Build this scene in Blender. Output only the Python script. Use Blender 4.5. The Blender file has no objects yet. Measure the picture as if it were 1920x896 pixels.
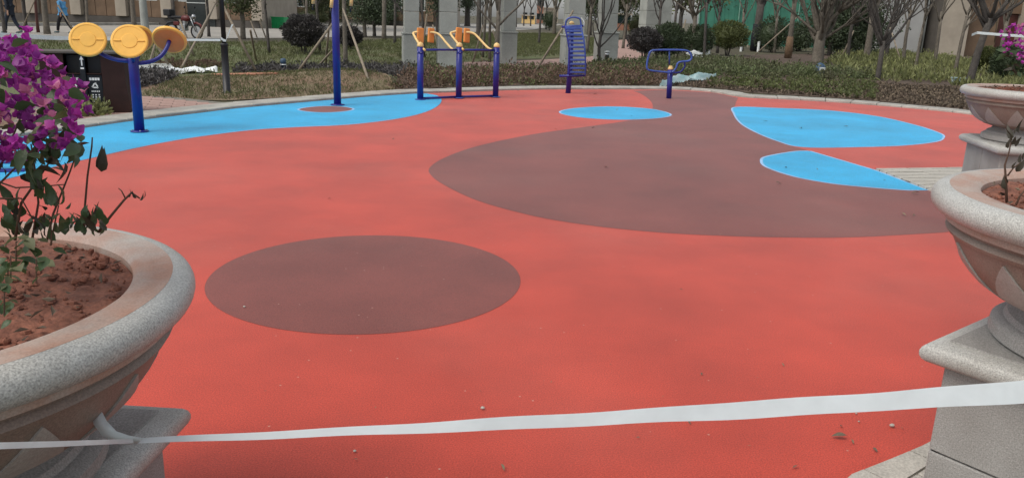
import bpy, bmesh, math, random
import numpy as np
from mathutils import Vector, Matrix
R = math.radians
rng = np.random.default_rng(7)
random.seed(7)
SC = bpy.context.scene
COL = SC.collection

# ------------------------------------------------------------------ camera
CAM_H, CAM_F, CAM_PITCH, CAM_ROLL = 1.7, 1500.0, R(15.5), R(1.95)
cam = bpy.data.objects.new('camera', bpy.data.cameras.new('camera'))
COL.objects.link(cam)
cam.data.sensor_width = 36.0
cam.data.lens = CAM_F / 1920 * 36.0
cam.data.clip_start = 0.05
cam.data.clip_end = 3000
CM = Matrix.Rotation(math.pi/2 - CAM_PITCH, 3, 'X') @ Matrix.Rotation(CAM_ROLL, 3, 'Z')
cam.matrix_world = Matrix.Translation((0, 0, CAM_H)) @ CM.to_4x4()
SC.camera = cam

# ------------------------------------------------------------------ sky, sun, exposure
SUN_EL, SUN_AZ = R(56), R(-125)       # azimuth from +Y towards +X
wd = bpy.data.worlds.new('World'); SC.world = wd; wd.use_nodes = True
nt = wd.node_tree; bg = nt.nodes['Background']
sky = nt.nodes.new('ShaderNodeTexSky'); sky.sky_type = 'NISHITA'; sky.sun_disc = False
sky.sun_elevation = SUN_EL; sky.sun_rotation = SUN_AZ
sky.air_density = 1.0; sky.dust_density = 2.2; sky.ozone_density = 1.0; sky.altitude = 50
hs = nt.nodes.new('ShaderNodeHueSaturation'); hs.inputs['Saturation'].default_value = .26     # thin overcast: a paler sky
nt.links.new(sky.outputs[0], hs.inputs['Color']); nt.links.new(hs.outputs[0], bg.inputs['Color']); bg.inputs['Strength'].default_value = 0.145
sun = bpy.data.objects.new('sun', bpy.data.lights.new('sun', 'SUN')); COL.objects.link(sun)
sun.data.energy = 1.25; sun.data.angle = R(32); sun.data.color = (1.0, .91, .78)
sd = Vector((math.sin(SUN_AZ)*math.cos(SUN_EL), math.cos(SUN_AZ)*math.cos(SUN_EL), math.sin(SUN_EL)))
sun.rotation_euler = (-sd).to_track_quat('-Z', 'Y').to_euler()
SC.view_settings.view_transform = 'Standard'
SC.view_settings.look = 'None'
SC.view_settings.exposure = 0.40
SC.view_settings.gamma = 1.0

# ------------------------------------------------------------------ surveying helpers
def ray(px, py):
    return CM @ Vector(((px-960)/CAM_F, -(py-448)/CAM_F, -1.0))
def sstep(a, b, v):
    t = min(1, max(0, (v-a)/(b-a))); return t*t*(3-2*t)
def terrain(x, y):
    h = -0.008 + 0.31*sstep(21.5, 33, y)
    q = sstep(.7, 2.4, y - float(np.interp(x, FAR_X, FAR_Y)))      # flat up to the far kerb
    h += 0.30*math.exp(-((x+4.2)/2.2)**2 - ((y-19.8)/1.7)**2)*q
    h += 0.25*math.exp(-((x-8)/5)**2 - ((y-25)/3.5)**2)*q
    return h
def gz(px, py, z=0.0):
    d = ray(px, py); t = (z-CAM_H)/d.z
    return Vector((d.x*t, d.y*t, z))
def gp(px, py):
    z = 0.0
    for _ in range(25):
        p = gz(px, py, z); z = 0.5*z + 0.5*terrain(p.x, p.y)
    return Vector((p.x, p.y, terrain(p.x, p.y)))
def pxs(l, f=gz): return [f(*p) for p in l]
# far edge of the rubber floor
far_edge = pxs([(0, 262), (120, 246), (235, 229), (300, 221), (380, 211.5), (450, 203), (560, 193), (640, 186), (700, 181), (780, 176), (850, 173.5),
                (950, 170), (1050, 168), (1150, 168), (1250, 168.5), (1330, 173), (1385, 182), (1450, 186), (1560, 192), (1700, 203), (1800, 213), (1850, 221), (1905, 234)])
FAR_X = [-30, -8] + [p.x for p in far_edge if p.y > 12] + [30]
FAR_Y = [9, 10] + [p.y for p in far_edge if p.y > 12] + [10]
def at(px, py, y):
    d = ray(px, py); t = y/d.y
    return Vector((d.x*t, y, CAM_H + d.z*t))

# ------------------------------------------------------------------ materials
def mat(name, col, rough=.7, var=.25, scale=8, bump=.0, bscale=60, metal=0, spec=.5, col2=None, island=0, fine=0, fscale=300, trans=0, wave=None):
    m = bpy.data.materials.new(name); m.use_nodes = True
    t = m.node_tree; n = t.nodes; L = t.links; b = n['Principled BSDF']
    b.inputs['Roughness'].default_value = rough; b.inputs['Metallic'].default_value = metal
    b.inputs['Specular IOR Level'].default_value = spec
    tc = n.new('ShaderNodeTexCoord')
    nz = n.new('ShaderNodeTexNoise'); nz.inputs['Scale'].default_value = scale; nz.inputs['Detail'].default_value = 5
    nz.inputs['Roughness'].default_value = .6
    L.new(tc.outputs['Object'], nz.inputs['Vector'])
    c2 = col2 or tuple(c*(1-var) for c in col); c1 = col if col2 else tuple(min(1, c*(1+var*.6)) for c in col)
    ramp = n.new('ShaderNodeValToRGB'); ramp.color_ramp.elements[0].position = .32; ramp.color_ramp.elements[1].position = .68
    ramp.color_ramp.elements[0].color = (*c2, 1); ramp.color_ramp.elements[1].color = (*c1, 1)
    L.new(nz.outputs['Fac'], ramp.inputs['Fac']); out = ramp.outputs['Color']
    def mul(sock, lo, hi, src):
        mr = n.new('ShaderNodeMapRange'); mr.inputs['To Min'].default_value = lo; mr.inputs['To Max'].default_value = hi
        L.new(src, mr.inputs['Value'])
        mx = n.new('ShaderNodeMix'); mx.data_type = 'RGBA'; mx.blend_type = 'MULTIPLY'; mx.inputs['Factor'].default_value = 1
        L.new(sock, mx.inputs['A']); L.new(mr.outputs['Result'], mx.inputs['B']); return mx.outputs['Result']
    if island:
        g = n.new('ShaderNodeNewGeometry'); out = mul(out, 1-island, 1+island, g.outputs['Random Per Island'])
    if fine:
        f = n.new('ShaderNodeTexNoise'); f.inputs['Scale'].default_value = fscale; f.inputs['Detail'].default_value = 2
        L.new(tc.outputs['Object'], f.inputs['Vector'])
        mr0 = n.new('ShaderNodeMapRange'); mr0.inputs['From Min'].default_value = .3; mr0.inputs['From Max'].default_value = .7
        L.new(f.outputs['Fac'], mr0.inputs['Value']); out = mul(out, 1-fine, 1+fine, mr0.outputs['Result'])
    L.new(out, b.inputs['Base Color'])
    if bump:
        bn = n.new('ShaderNodeTexNoise'); bn.inputs['Scale'].default_value = bscale; bn.inputs['Detail'].default_value = 3
        L.new(tc.outputs['Object'], bn.inputs['Vector'])
        bp = n.new('ShaderNodeBump'); bp.inputs['Strength'].default_value = bump; bp.inputs['Distance'].default_value = .01
        L.new(bn.outputs['Fac'], bp.inputs['Height']); L.new(bp.outputs['Normal'], b.inputs['Normal'])
    if trans:
        b.inputs['Transmission Weight'].default_value = trans
    return m
M = {}
def rubber(name, col, dust=(.42, .36, .30)):
    m = mat(name, col, .68, .22, .8, .20, 220, fine=.30, fscale=150, spec=.45)
    m.node_tree.nodes['Principled BSDF'].inputs['Sheen Weight'].default_value = .17; m.node_tree.nodes['Principled BSDF'].inputs['Sheen Roughness'].default_value = .35
    t = m.node_tree; n = t.nodes; L = t.links; b = n['Principled BSDF']; src = b.inputs['Base Color'].links[0].from_socket
    tc = [q for q in n if q.type == 'TEX_COORD'][0].outputs['Object']
    def mixin(src, fac, col):
        mx = n.new('ShaderNodeMix'); mx.data_type = 'RGBA'; L.new(fac, mx.inputs['Factor']); L.new(src, mx.inputs['A']); mx.inputs['B'].default_value = (*col, 1); return mx.outputs['Result']
    def band(sock, a, b_, hi):
        mr = n.new('ShaderNodeMapRange'); mr.inputs['From Min'].default_value = a; mr.inputs['From Max'].default_value = b_; mr.inputs['To Max'].default_value = hi; L.new(sock, mr.inputs['Value']); return mr.outputs['Result']
    # scuffs: thin stretched smudges
    mp = n.new('ShaderNodeMapping'); mp.inputs['Scale'].default_value = (1.1, 7, 1); mp.inputs['Rotation'].default_value = (0, 0, .6); L.new(tc, mp.inputs['Vector'])
    sc = n.new('ShaderNodeTexNoise'); sc.inputs['Scale'].default_value = 1.6; sc.inputs['Detail'].default_value = 8; sc.inputs['Roughness'].default_value = .7; sc.inputs['Distortion'].default_value = 1.2; L.new(mp.outputs[0], sc.inputs['Vector'])
    src = mixin(src, band(sc.outputs['Fac'], .58, .76, .20), tuple(c*.55 for c in col))
    # dusty areas
    du = n.new('ShaderNodeTexNoise'); du.inputs['Scale'].default_value = .45; du.inputs['Detail'].default_value = 7; L.new(tc, du.inputs['Vector'])
    src = mixin(src, band(du.outputs['Fac'], .50, .75, .07), dust)
    # scattered pale specks
    vo = n.new('ShaderNodeTexVoronoi'); vo.inputs['Scale'].default_value = 16; L.new(tc, vo.inputs['Vector'])
    sp = n.new('ShaderNodeMath'); sp.operation = 'LESS_THAN'; sp.inputs[1].default_value = .085; L.new(vo.outputs['Distance'], sp.inputs[0])
    sx = n.new('ShaderNodeSeparateColor'); L.new(vo.outputs['Color'], sx.inputs[0]); gt = n.new('ShaderNodeMath'); gt.operation = 'GREATER_THAN'; gt.inputs[1].default_value = .86; L.new(sx.outputs[0], gt.inputs[0])
    mu = n.new('ShaderNodeMath'); mu.operation = 'MULTIPLY'; L.new(sp.outputs[0], mu.inputs[0]); L.new(gt.outputs[0], mu.inputs[1]); m2 = n.new('ShaderNodeMath'); m2.operation = 'MULTIPLY'; m2.inputs[1].default_value = .5; L.new(mu.outputs[0], m2.inputs[0])
    src = mixin(src, m2.outputs[0], (.55, .40, .32))
    L.new(src, b.inputs['Base Color']); return m
M['red'] = rubber('red rubber granules', (.46, .053, .030))
M['brown'] = rubber('brown rubber granules', (.185, .047, .037))
M['blue'] = rubber('blue rubber granules', (.003, .36, .66), (.12, .36, .50))
M['bluepale'] = mat('pale blue joint', (.30, .48, .72), .75, .15, 5)
M['granite'] = mat('speckled grey granite', (.43, .435, .415), .45, .18, 3.5, .2, 200, fine=.36, fscale=230, col2=(.34, .33, .30))
M['granite_cap'] = mat('grey granite slab', (.305, .30, .285), .7, .22, 3, .25, 140, fine=.26, fscale=200, col2=(.22, .21, .195))
M['granite_pink'] = mat('brown stained granite', (.27, .22, .185), .6, .25, 3, .2, 120, fine=.2, fscale=220, col2=(.20, .135, .105))
M['granite_tri'] = mat('smooth granite facet', (.37, .34, .31), .55, .15, 6, .1, 150, fine=.15, fscale=170)
M['granite_rimtop'] = mat('rim top with soil dust', (.40, .375, .34), .6, .3, 4.5, .1, 150, fine=.15, fscale=190, col2=(.36, .20, .14))
M['soil'] = mat('red brown soil', (.25, .098, .060), .95, .5, 14, .9, 40, col2=(.12, .046, .030), fine=.25, fscale=120)
M['darksoil'] = mat('dark bed soil', (.11, .078, .055), .97, .5, 4, .9, 30, col2=(.065, .045, .035), fine=.4, fscale=45)
M['drygrass'] = mat('thin dry grass on soil', (.175, .15, .085), .95, .4, .9, .35, 28, col2=(.17, .10, .065), fine=.35, fscale=30)
M['lawn'] = mat('lawn', (.10, .13, .05), .95, .4, .8, .8, 25, col2=(.10, .088, .042), fine=.4, fscale=26)
M['ground'] = mat('rough ground', (.085, .085, .045), .95, .4, .5, .8, 12, col2=(.06, .045, .03), fine=.3, fscale=14)
M['kerb'] = mat('pale kerb stone', (.36, .35, .315), .8, .25, 3, .3, 60, fine=.2, fscale=90)
M['slab'] = mat('pale paving slab', (.42, .40, .355), .8, .2, 3, .25, 80, fine=.2, fscale=120)
M['joint'] = mat('dark sandy joint', (.19, .18, .15), .95, .4, 12, .4)
M['pinkpave'] = mat('pink paver', (.36, .235, .20), .85, .25, 3, .3, 50, fine=.15, fscale=60)
M['asphalt'] = mat('pale concrete road', (.31, .295, .265), .9, .2, .6, .2, 20)
M['navy'] = mat('navy enamel', (.012, .018, .20), .38, .15, 6, spec=.5)
M['navy_worn'] = mat('worn blue enamel', (.035, .075, .30), .45, .3, 9)
M['yellow'] = mat('yellow plastic', (.86, .48, .085), .5, .08, 6, .1, 120)
M['orange'] = mat('orange plastic', (.68, .24, .045), .5, .1, 6)
M['cream'] = mat('cream enamel', (.74, .50, .20), .45, .1, 9)
M['black'] = mat('black paint', (.012, .012, .015), .45, .2, 8)
M['blackcloth'] = mat('black shade cloth', (.012, .014, .02), .9, .3, 8, .5, 50)
M['tape'] = mat('white plastic tape', (.76, .815, .83), .35, .06, 9, .05, 30)
M['white'] = mat('white plastic', (.75, .78, .78), .5, .1, 5)
M['binbrown'] = mat('dark brown steel', (.034, .015, .013), .65, .25, 5, spec=.25)
M['bingrey'] = mat('dark slate panel', (.016, .020, .026), .65, .25, 5, spec=.25)
M['greentop'] = mat('green plastic', (.015, .36, .115), .45, .2, 8)
M['bark'] = mat('grey bark', (.135, .118, .095), .95, .35, 9, .8, 45, fine=.2, fscale=60)
M['barkdark'] = mat('dark bark', (.07, .062, .055), .95, .35, 9, .8, 45, fine=.2, fscale=60)
M['barkbrown'] = mat('brown sacking wrap', (.155, .10, .06), .95, .3, 9, .6, 70)
M['pole'] = mat('weathered timber pole', (.24, .20, .15), .9, .3, 8, .4, 50)
M['leafgreen'] = mat('green leaf', (.115, .155, .060), .6, .3, 1.3, island=.45, col2=(.105, .098, .055))
M['leafdark'] = mat('dark leaf', (.060, .085, .042), .55, .3, 3, island=.45)
M['leafpurple'] = mat('purple brown leaf', (.15, .088, .066), .7, .35, 2, island=.5, col2=(.15, .11, .07))
M['leafplum'] = mat('plum dark leaf', (.068, .062, .060), .55, .3, 3, island=.45)
M['leafyellow'] = mat('yellow green leaf', (.26, .27, .11), .6, .3, 3, island=.45, col2=(.15, .17, .065))
M['leafolive'] = mat('olive leaf', (.12, .14, .05), .6, .3, 3, island=.45)
M['grassblade'] = mat('grass blade', (.125, .155, .055), .8, .3, 2, island=.35, col2=(.13, .125, .06))
M['drystraw'] = mat('dry straw', (.22, .19, .115), .9, .3, 3, island=.3, col2=(.15, .12, .075))
M['litter'] = mat('leaf litter', (.14, .11, .075), .9, .3, 3, island=.6, col2=(.085, .062, .045))
M['bract'] = mat('magenta bract', (.48, .045, .34), .55, .25, 7, island=.35, col2=(.38, .035, .38))
M['bractdeep'] = mat('deep purple bract', (.30, .035, .30), .55, .3, 9, col2=(.22, .02, .22))
M['bractpink'] = mat('pink magenta bract', (.56, .10, .40), .55, .3, 9, col2=(.42, .05, .36))
M['bractpale'] = mat('faded pink bract', (.60, .20, .36), .6, .25, 7, island=.25)
M['vine'] = mat('woody vine', (.10, .055, .035), .85, .3, 12)
M['leafnear'] = mat('bougainvillea leaf', (.085, .145, .050), .45, .35, 9, .2, 60, col2=(.040, .070, .030))
M['leafwilt'] = mat('wilted leaf', (.065, .062, .036), .6, .35, 9, .2, 60, col2=(.036, .030, .020))
M['colstone'] = mat('grey stone cladding', (.32, .335, .31), .8, .22, 1.5, .2, 30, fine=.1, fscale=50)
M['beige'] = mat('beige stone wall', (.38, .33, .265), .85, .15, 1.2, .2, 20)
M['brownstone'] = mat('brown stone panel', (.17, .11, .068), .8, .3, 1.2, .2, 20)
M['greywall'] = mat('grey rendered wall', (.36, .36, .35), .85, .12, .9, .2, 20)
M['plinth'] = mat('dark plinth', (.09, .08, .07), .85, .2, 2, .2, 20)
M['glass'] = mat('dark window glass', (.015, .022, .024), .08, .3, 1, spec=.8)
M['frame'] = mat('pale window frame', (.55, .58, .56), .5, .1, 3)
M['netgreen'] = mat('green hoarding sheet', (.055, .23, .16), .6, .2, 1.5, .1, 20)
M['netpost'] = mat('pale green post', (.16, .32, .25), .6, .2, 2)
M['reddoor'] = mat('red brown door', (.09, .026, .018), .5, .3, 2)
M['brick'] = mat('distant red brick', (.36, .17, .11), .9, .2, 1)
M['skin'] = mat('skin', (.45, .27, .19), .6, .1, 10)
M['hair'] = mat('black hair', (.012, .010, .010), .5, .2, 20)
M['jacketblue'] = mat('light blue coat', (.10, .33, .60), .8, .15, 6, .3, 40)
M['navycloth'] = mat('navy cloth', (.016, .022, .035), .9, .2, 6, .3, 40)
M['blackleg'] = mat('black leggings', (.010, .010, .013), .85, .2, 6)
M['shoe'] = mat('grey shoe', (.10, .14, .15), .7, .2, 6)
M['chrome'] = mat('metal', (.45, .46, .47), .3, .1, 6, metal=.9)
M['redpaint'] = mat('dark red paint', (.12, .016, .015), .35, .2, 6)
M['rubber'] = mat('tyre rubber', (.02, .02, .02), .85, .2, 9)
M['blueplastic'] = mat('dull blue plastic', (.035, .075, .13), .5, .2, 6)
M['teal'] = mat('pale teal film', (.30, .52, .54), .4, .35, 3, .4, 12, col2=(.62, .70, .72))

def thin(m, w, tint=1.0):
    t = m.node_tree; n = t.nodes; b = n['Principled BSDF']; tr = n.new('ShaderNodeBsdfTranslucent'); t.links.new(b.inputs['Base Color'].links[0].from_socket, tr.inputs['Color'])
    mx = n.new('ShaderNodeMixShader'); mx.inputs[0].default_value = w; t.links.new(b.outputs[0], mx.inputs[1]); t.links.new(tr.outputs[0], mx.inputs[2]); t.links.new(mx.outputs[0], n['Material Output'].inputs['Surface'])
for k, w in (('tape', .4), ('bract', .4), ('bractpale', .4), ('bractdeep', .35), ('bractpink', .4), ('leafnear', .3), ('leafgreen', .3), ('leafdark', .25), ('leafyellow', .3), ('leafolive', .3), ('grassblade', .3), ('leafwilt', .2), ('leafpurple', .2), ('teal', .4)): thin(M[k], w)

# ------------------------------------------------------------------ mesh builder
class MB:
    def __init__(s): s.v = []; s.f = []
    def add(s, vs, fs):
        o = len(s.v); s.v += [tuple(v) for v in vs]; s.f += [tuple(i+o for i in f) for f in fs]; return s
    def box(s, c, size, rz=0, rot=None):
        hx, hy, hz = (k/2 for k in size); m = rot or Matrix.Rotation(rz, 3, 'Z'); c = Vector(c)
        vs = [c + m @ Vector((a*hx, b*hy, d*hz)) for d in (-1, 1) for a, b in ((-1,-1),(1,-1),(1,1),(-1,1))]
        return s.add(vs, [(3,2,1,0),(4,5,6,7),(0,1,5,4),(1,2,6,5),(2,3,7,6),(3,0,4,7)])
    def bbox(s, c, size, rz=0, b=.01, rot=None):       # box with bevelled edges
        bm = bmesh.new(); bmesh.ops.create_cube(bm, size=1)
        for v in bm.verts: v.co = Vector((v.co.x*size[0], v.co.y*size[1], v.co.z*size[2]))
        bmesh.ops.bevel(bm, geom=bm.edges[:], offset=b, segments=2, profile=.5, affect='EDGES')
        m = rot or Matrix.Rotation(rz, 3, 'Z'); c = Vector(c); bm.verts.index_update()
        s.add([c + m @ v.co for v in bm.verts], [tuple(v.index for v in f.verts) for f in bm.faces]); bm.free(); return s
    def tube(s, pts, r, n=8, cap=True):
        pts = [Vector(p) for p in pts]; k = len(pts)
        rs = [r]*k if not hasattr(r, '__len__') else list(r)
        ax = None; vs = []
        for i, p in enumerate(pts):
            t = (pts[min(i+1, k-1)] - pts[max(i-1, 0)]).normalized()
            if ax is None:
                ax = t.cross(Vector((0, 0, 1)) if abs(t.z) < .9 else Vector((1, 0, 0))).normalized()
            else:
                ax = (ax - t*ax.dot(t)).normalized()
            bi = t.cross(ax)
            for j in range(n):
                a = 2*math.pi*j/n; vs.append(p + (ax*math.cos(a) + bi*math.sin(a))*rs[i])
        fs = [(i*n+j, i*n+(j+1) % n, (i+1)*n+(j+1) % n, (i+1)*n+j) for i in range(k-1) for j in range(n)]
        if cap: fs += [tuple(range(n))[::-1], tuple((k-1)*n+j for j in range(n))]
        return s.add(vs, fs)
    def lathe(s, prof, n=48, c=(0, 0, 0), rot=None, cap=True):
        m = rot or Matrix.Identity(3); c = Vector(c); vs = []; k = len(prof)
        for r, z in prof:
            for j in range(n):
                a = 2*math.pi*j/n; vs.append(c + m @ Vector((r*math.cos(a), r*math.sin(a), z)))
        fs = [(i*n+j, i*n+(j+1) % n, (i+1)*n+(j+1) % n, (i+1)*n+j) for i in range(k-1) for j in range(n)]
        if cap and prof[0][0] > 1e-4: fs.append(tuple(range(n))[::-1])
        if cap and prof[-1][0] > 1e-4: fs.append(tuple((k-1)*n+j for j in range(n)))
        return s.add(vs, fs)
    def ellipsoid(s, c, r, n=12, k=8, rot=None, lump=0):
        vs = []; m = rot or Matrix.Identity(3); c = Vector(c)
        for i in range(k+1):
            th = math.pi*i/k
            for j in range(n):
                a = 2*math.pi*j/n; q = 1 + (random.random()-.5)*lump
                vs.append(c + m @ Vector((r[0]*math.sin(th)*math.cos(a)*q, r[1]*math.sin(th)*math.sin(a)*q, r[2]*math.cos(th)*q)))
        return s.add(vs, [(i*n+j, (i+1)*n+j, (i+1)*n+(j+1) % n, i*n+(j+1) % n) for i in range(k) for j in range(n)])
    def build(s, name, m, parent=None, smooth=False, kind=None, loc=None):
        me = bpy.data.meshes.new(name); me.from_pydata(s.v, [], s.f); me.update()
        me.materials.append(M[m] if isinstance(m, str) else m)
        if smooth: me.polygons.foreach_set('use_smooth', [True]*len(me.polygons))
        o = bpy.data.objects.new(name, me); COL.objects.link(o)
        if parent: o.parent = parent
        if loc is not None: o.location = loc
        if kind: o['kind'] = kind
        return o
def smooth_angle(o, a=40):
    me = o.data; me.polygons.foreach_set('use_smooth', [True]*len(me.polygons))
    bm = bmesh.new(); bm.from_mesh(me)
    for e in bm.edges:
        if len(e.link_faces) == 2 and e.calc_face_angle(0) > R(a): e.smooth = False
    bm.to_mesh(me); bm.free(); return o
def thing(name, label, cat, loc=(0, 0, 0), rz=0, group=None):
    o = bpy.data.objects.new(name, None); COL.objects.link(o); o.empty_display_size = .2
    o.location = loc; o.rotation_euler = (0, 0, rz); tag(o, label, cat, group); return o
def tag(o, label, cat, group=None):
    o['label'] = label; o['category'] = cat
    if group: o['group'] = group
    return o
def copy_thing(o, loc, rz=0, label=None):
    c = o.copy(); COL.objects.link(c); c.location = loc; c.rotation_euler = (0, 0, rz)
    if label: c['label'] = label
    for ch in list(o.children):
        d = ch.copy(); COL.objects.link(d); d.parent = c
        for g in list(ch.children):
            e = g.copy(); COL.objects.link(e); e.parent = d
    return c
def share(o, parent, loc, rot=(0, 0, 0), scale=1):
    c = bpy.data.objects.new(o.name.split('.')[0], o.data); COL.objects.link(c); c.parent = parent
    c.location = loc; c.rotation_euler = rot
    c.scale = (scale,)*3 if not hasattr(scale, '__len__') else scale; return c
def leaves(name, C, size, m, parent=None, kind=None, up=0.0, aspect=1.8, dirs=None):
    """one mesh of folded leaf quads at the points C"""
    C = np.asarray(C, float); n = len(C)
    d = rng.normal(size=(n, 3)); d[:, 2] += up; d /= np.linalg.norm(d, axis=1)[:, None]
    if dirs is not None:
        d = dirs + rng.normal(size=(n, 3))*.35; d /= np.linalg.norm(d, axis=1)[:, None]
    w = np.cross(d, rng.normal(size=(n, 3))); w /= np.linalg.norm(w, axis=1)[:, None]
    nn = np.cross(d, w); L = (size*(.7+.6*rng.random(n)))[:, None]
    a = C; b = C + d*L*.5 + w*L/aspect/2 + nn*L*.12; c = C + d*L; e = C + d*L*.5 - w*L/aspect/2 + nn*L*.12
    V = np.stack([a, b, c, e], 1).reshape(-1, 3)
    F = np.arange(n*4).reshape(n, 4)
    F = np.concatenate([F[:, [0, 1, 2]], F[:, [0, 2, 3]]])
    me = bpy.data.meshes.new(name); me.from_pydata(V.tolist(), [], F.tolist()); me.materials.append(M[m]); me.update()
    o = bpy.data.objects.new(name, me); COL.objects.link(o)
    if parent: o.parent = parent
    if kind: o['kind'] = kind
    return o
def inside(P, poly):
    P = np.asarray(P); x, y = P[:, 0], P[:, 1]; r = np.zeros(len(P), bool); q = poly
    for i in range(len(q)):
        x1, y1 = q[i][0], q[i][1]; x2, y2 = q[i-1][0], q[i-1][1]
        c = ((y1 > y) != (y2 > y)) & (x < (x2-x1)*(y-y1)/(y2-y1+1e-12)+x1); r ^= c
    return r
def scatter(poly, n):
    p = np.array([(v[0], v[1]) for v in poly]); lo, hi = p.min(0), p.max(0); out = []; tot = 0
    while tot < n:
        q = lo + (hi-lo)*rng.random((n*2, 2)); q = q[inside(q, p)]; out.append(q); tot += len(q)
    return np.concatenate(out)[:n]
def smooth_loop(pts, n=8, closed=True):
    """Catmull-Rom through points"""
    P = [Vector((p[0], p[1], 0)) for p in pts]; k = len(P); out = []
    for i in range(k if closed else k-1):
        if closed: a, b, c, d = P[i-1], P[i], P[(i+1) % k], P[(i+2) % k]
        else: a, b, c, d = P[max(i-1, 0)], P[i], P[i+1], P[min(i+2, k-1)]
        for j in range(n):
            t = j/n
            out.append(.5*((2*b)+(c-a)*t+(2*a-5*b+4*c-d)*t*t+(3*b-a-3*c+d)*t**3))
    if not closed: out.append(P[-1])
    return out
def sheet(name, poly, z, m, kind='structure', parent=None, th=.0):
    bm = bmesh.new(); vs = [bm.verts.new((p[0], p[1], z)) for p in poly]
    es = [bm.edges.new((vs[i-1], vs[i])) for i in range(len(vs))]
    bmesh.ops.triangle_fill(bm, use_beauty=True, use_dissolve=False, edges=es)
    bmesh.ops.recalc_face_normals(bm, faces=bm.faces[:])
    for f in bm.faces:
        if f.normal.z < 0: f.normal_flip()
    me = bpy.data.meshes.new(name); bm.to_mesh(me); bm.free(); me.materials.append(M[m])
    o = bpy.data.objects.new(name, me); COL.objects.link(o)
    if kind: o['kind'] = kind
    if parent: o.parent = parent
    return o
def drape(name, poly, dz, m, L=.8, kind='structure'):
    o = sheet(name, poly, 0, m, kind); bm = bmesh.new(); bm.from_mesh(o.data)
    for _ in range(9):
        es = [e for e in bm.edges if e.calc_length() > L]
        if not es: break
        bmesh.ops.subdivide_edges(bm, edges=es, cuts=1); bmesh.ops.triangulate(bm, faces=bm.faces[:])
    for v in bm.verts: v.co.z = terrain(v.co.x, v.co.y) + dz
    for f in bm.faces: f.smooth = True
    bm.to_mesh(o.data); bm.free(); return o

# ------------------------------------------------------------------ ground
def grid(name, xs, ys, zf, m):
    nx, ny = len(xs), len(ys)
    V = [(x, y, zf(x, y)) for y in ys for x in xs]
    F = [(j*nx+i, j*nx+i+1, (j+1)*nx+i+1, (j+1)*nx+i) for j in range(ny-1) for i in range(nx-1)]
    me = bpy.data.meshes.new(name); me.from_pydata(V, [], F); me.materials.append(M[m])
    me.polygons.foreach_set('use_smooth', [True]*len(F)); me.update()
    o = bpy.data.objects.new(name, me); COL.objects.link(o); o['kind'] = 'structure'; return o
def axis(lo, a, b, hi, st): return [lo, lo*.6, lo*.35, lo*.2] + list(np.arange(a, b, st)) + [hi*.2, hi*.35, hi*.6, hi]
grid('ground', axis(-1500, -45, 45.1, 1500, .5), [-300, -100, -40, -15] + list(np.arange(-5, 60, .5)) + [70, 90, 120, 170, 260, 500, 900, 1500],
     lambda x, y: terrain(x, y) - .004, 'ground')

# court outline: far edge surveyed, near and side edges carried on out of frame
outline = [Vector((-6.2, 4.2, 0)), Vector((-7.0, 7.2, 0))] + smooth_loop(far_edge, 4, False) + [Vector((8.9, 13.6, 0)), Vector((8.2, 11.9, 0)), gz(1830, 313), gz(1640, 316), gz(1748, 360),
           gz(1852, 371), gz(1912, 408), Vector((4.1, 5.4, 0)), Vector((2.7, 3.75, 0)), gz(1725, 843), gz(1665, 868), gz(1595, 896), Vector((1.0, 2.45, 0)), Vector((.2, 2.05, 0)), Vector((-1.5, 1.6, 0)), Vector((-3.8, 1.9, 0))]
sheet('court_surface', outline, 0, 'red')
big_brown = smooth_loop(pxs([(1187, 171), (1203, 177), (1218, 188), (1224, 200), (1215, 214), (1180, 226), (1100, 238), (1000, 252), (900, 273), (838, 294), (806, 314), (810, 331), (840, 351),
             (900, 378), (1000, 405), (1100, 422), (1200, 433), (1300, 440), (1450, 445), (1600, 445), (1768, 436)]), 5, False) + [gz(1850, 427), gz(1900, 410), gz(1850, 372), gz(1749, 361)] + \
            pxs([(1640, 318), (1520, 284), (1495, 277)]) + smooth_loop(pxs([(1490, 276), (1420, 250), (1389, 231), (1376, 212), (1379, 195), (1384, 184)]), 4, False) + pxs([(1340, 174.5), (1250, 169.2)])
sheet('brown_patch', big_brown, .0015, 'brown')
cb = Vector((-.95, 5.1, 0))
circ = [(gz(380, 535)+gz(975, 515)+gz(690, 436)+gz(690, 617))/4]
rr = np.mean([(gz(*p)-circ[0]).length for p in ((380, 535), (975, 515), (690, 436), (690, 617), (460, 470), (900, 463), (470, 590), (900, 580))])
sheet('brown_circle', [circ[0] + Vector((math.cos(a)*rr, math.sin(a)*rr, 0)) for a in np.linspace(0, 2*math.pi, 97)[:-1]], .0015, 'brown')
def offset_poly(poly, d):
    n = len(poly); out = []; area = sum(poly[i-1].x*poly[i].y-poly[i].x*poly[i-1].y for i in range(n)); s = 1 if area > 0 else -1
    for i in range(n):
        t = (poly[(i+1) % n]-poly[i-1]).normalized(); out.append(poly[i] + Vector((t.y, -t.x, 0))*d*s)
    return out
def blue_patch(poly, m='blue', z=.0045, w=.035):
    sheet('painted_joint', offset_poly(poly, w), z-.0015, 'bluepale'); sheet('blue_patch' if m == 'blue' else 'brown_oval', poly, z, m)
blue_patch(smooth_loop(pxs([(1380, 201.5), (1450, 203), (1550, 207.5), (1640, 218), (1715, 235), (1760, 250), (1767, 258), (1752, 266), (1690, 273), (1600, 276), (1505, 276), (1460, 265), (1420, 249), (1391, 232), (1378, 214)]), 5))
blue_patch(smooth_loop(pxs([(1518, 284), (1490, 285), (1440, 294), (1430, 302), (1440, 314), (1490, 331), (1560, 344), (1640, 352), (1700, 356.5)]), 5, False) + pxs([(1738, 357), (1640, 320)]))
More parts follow.
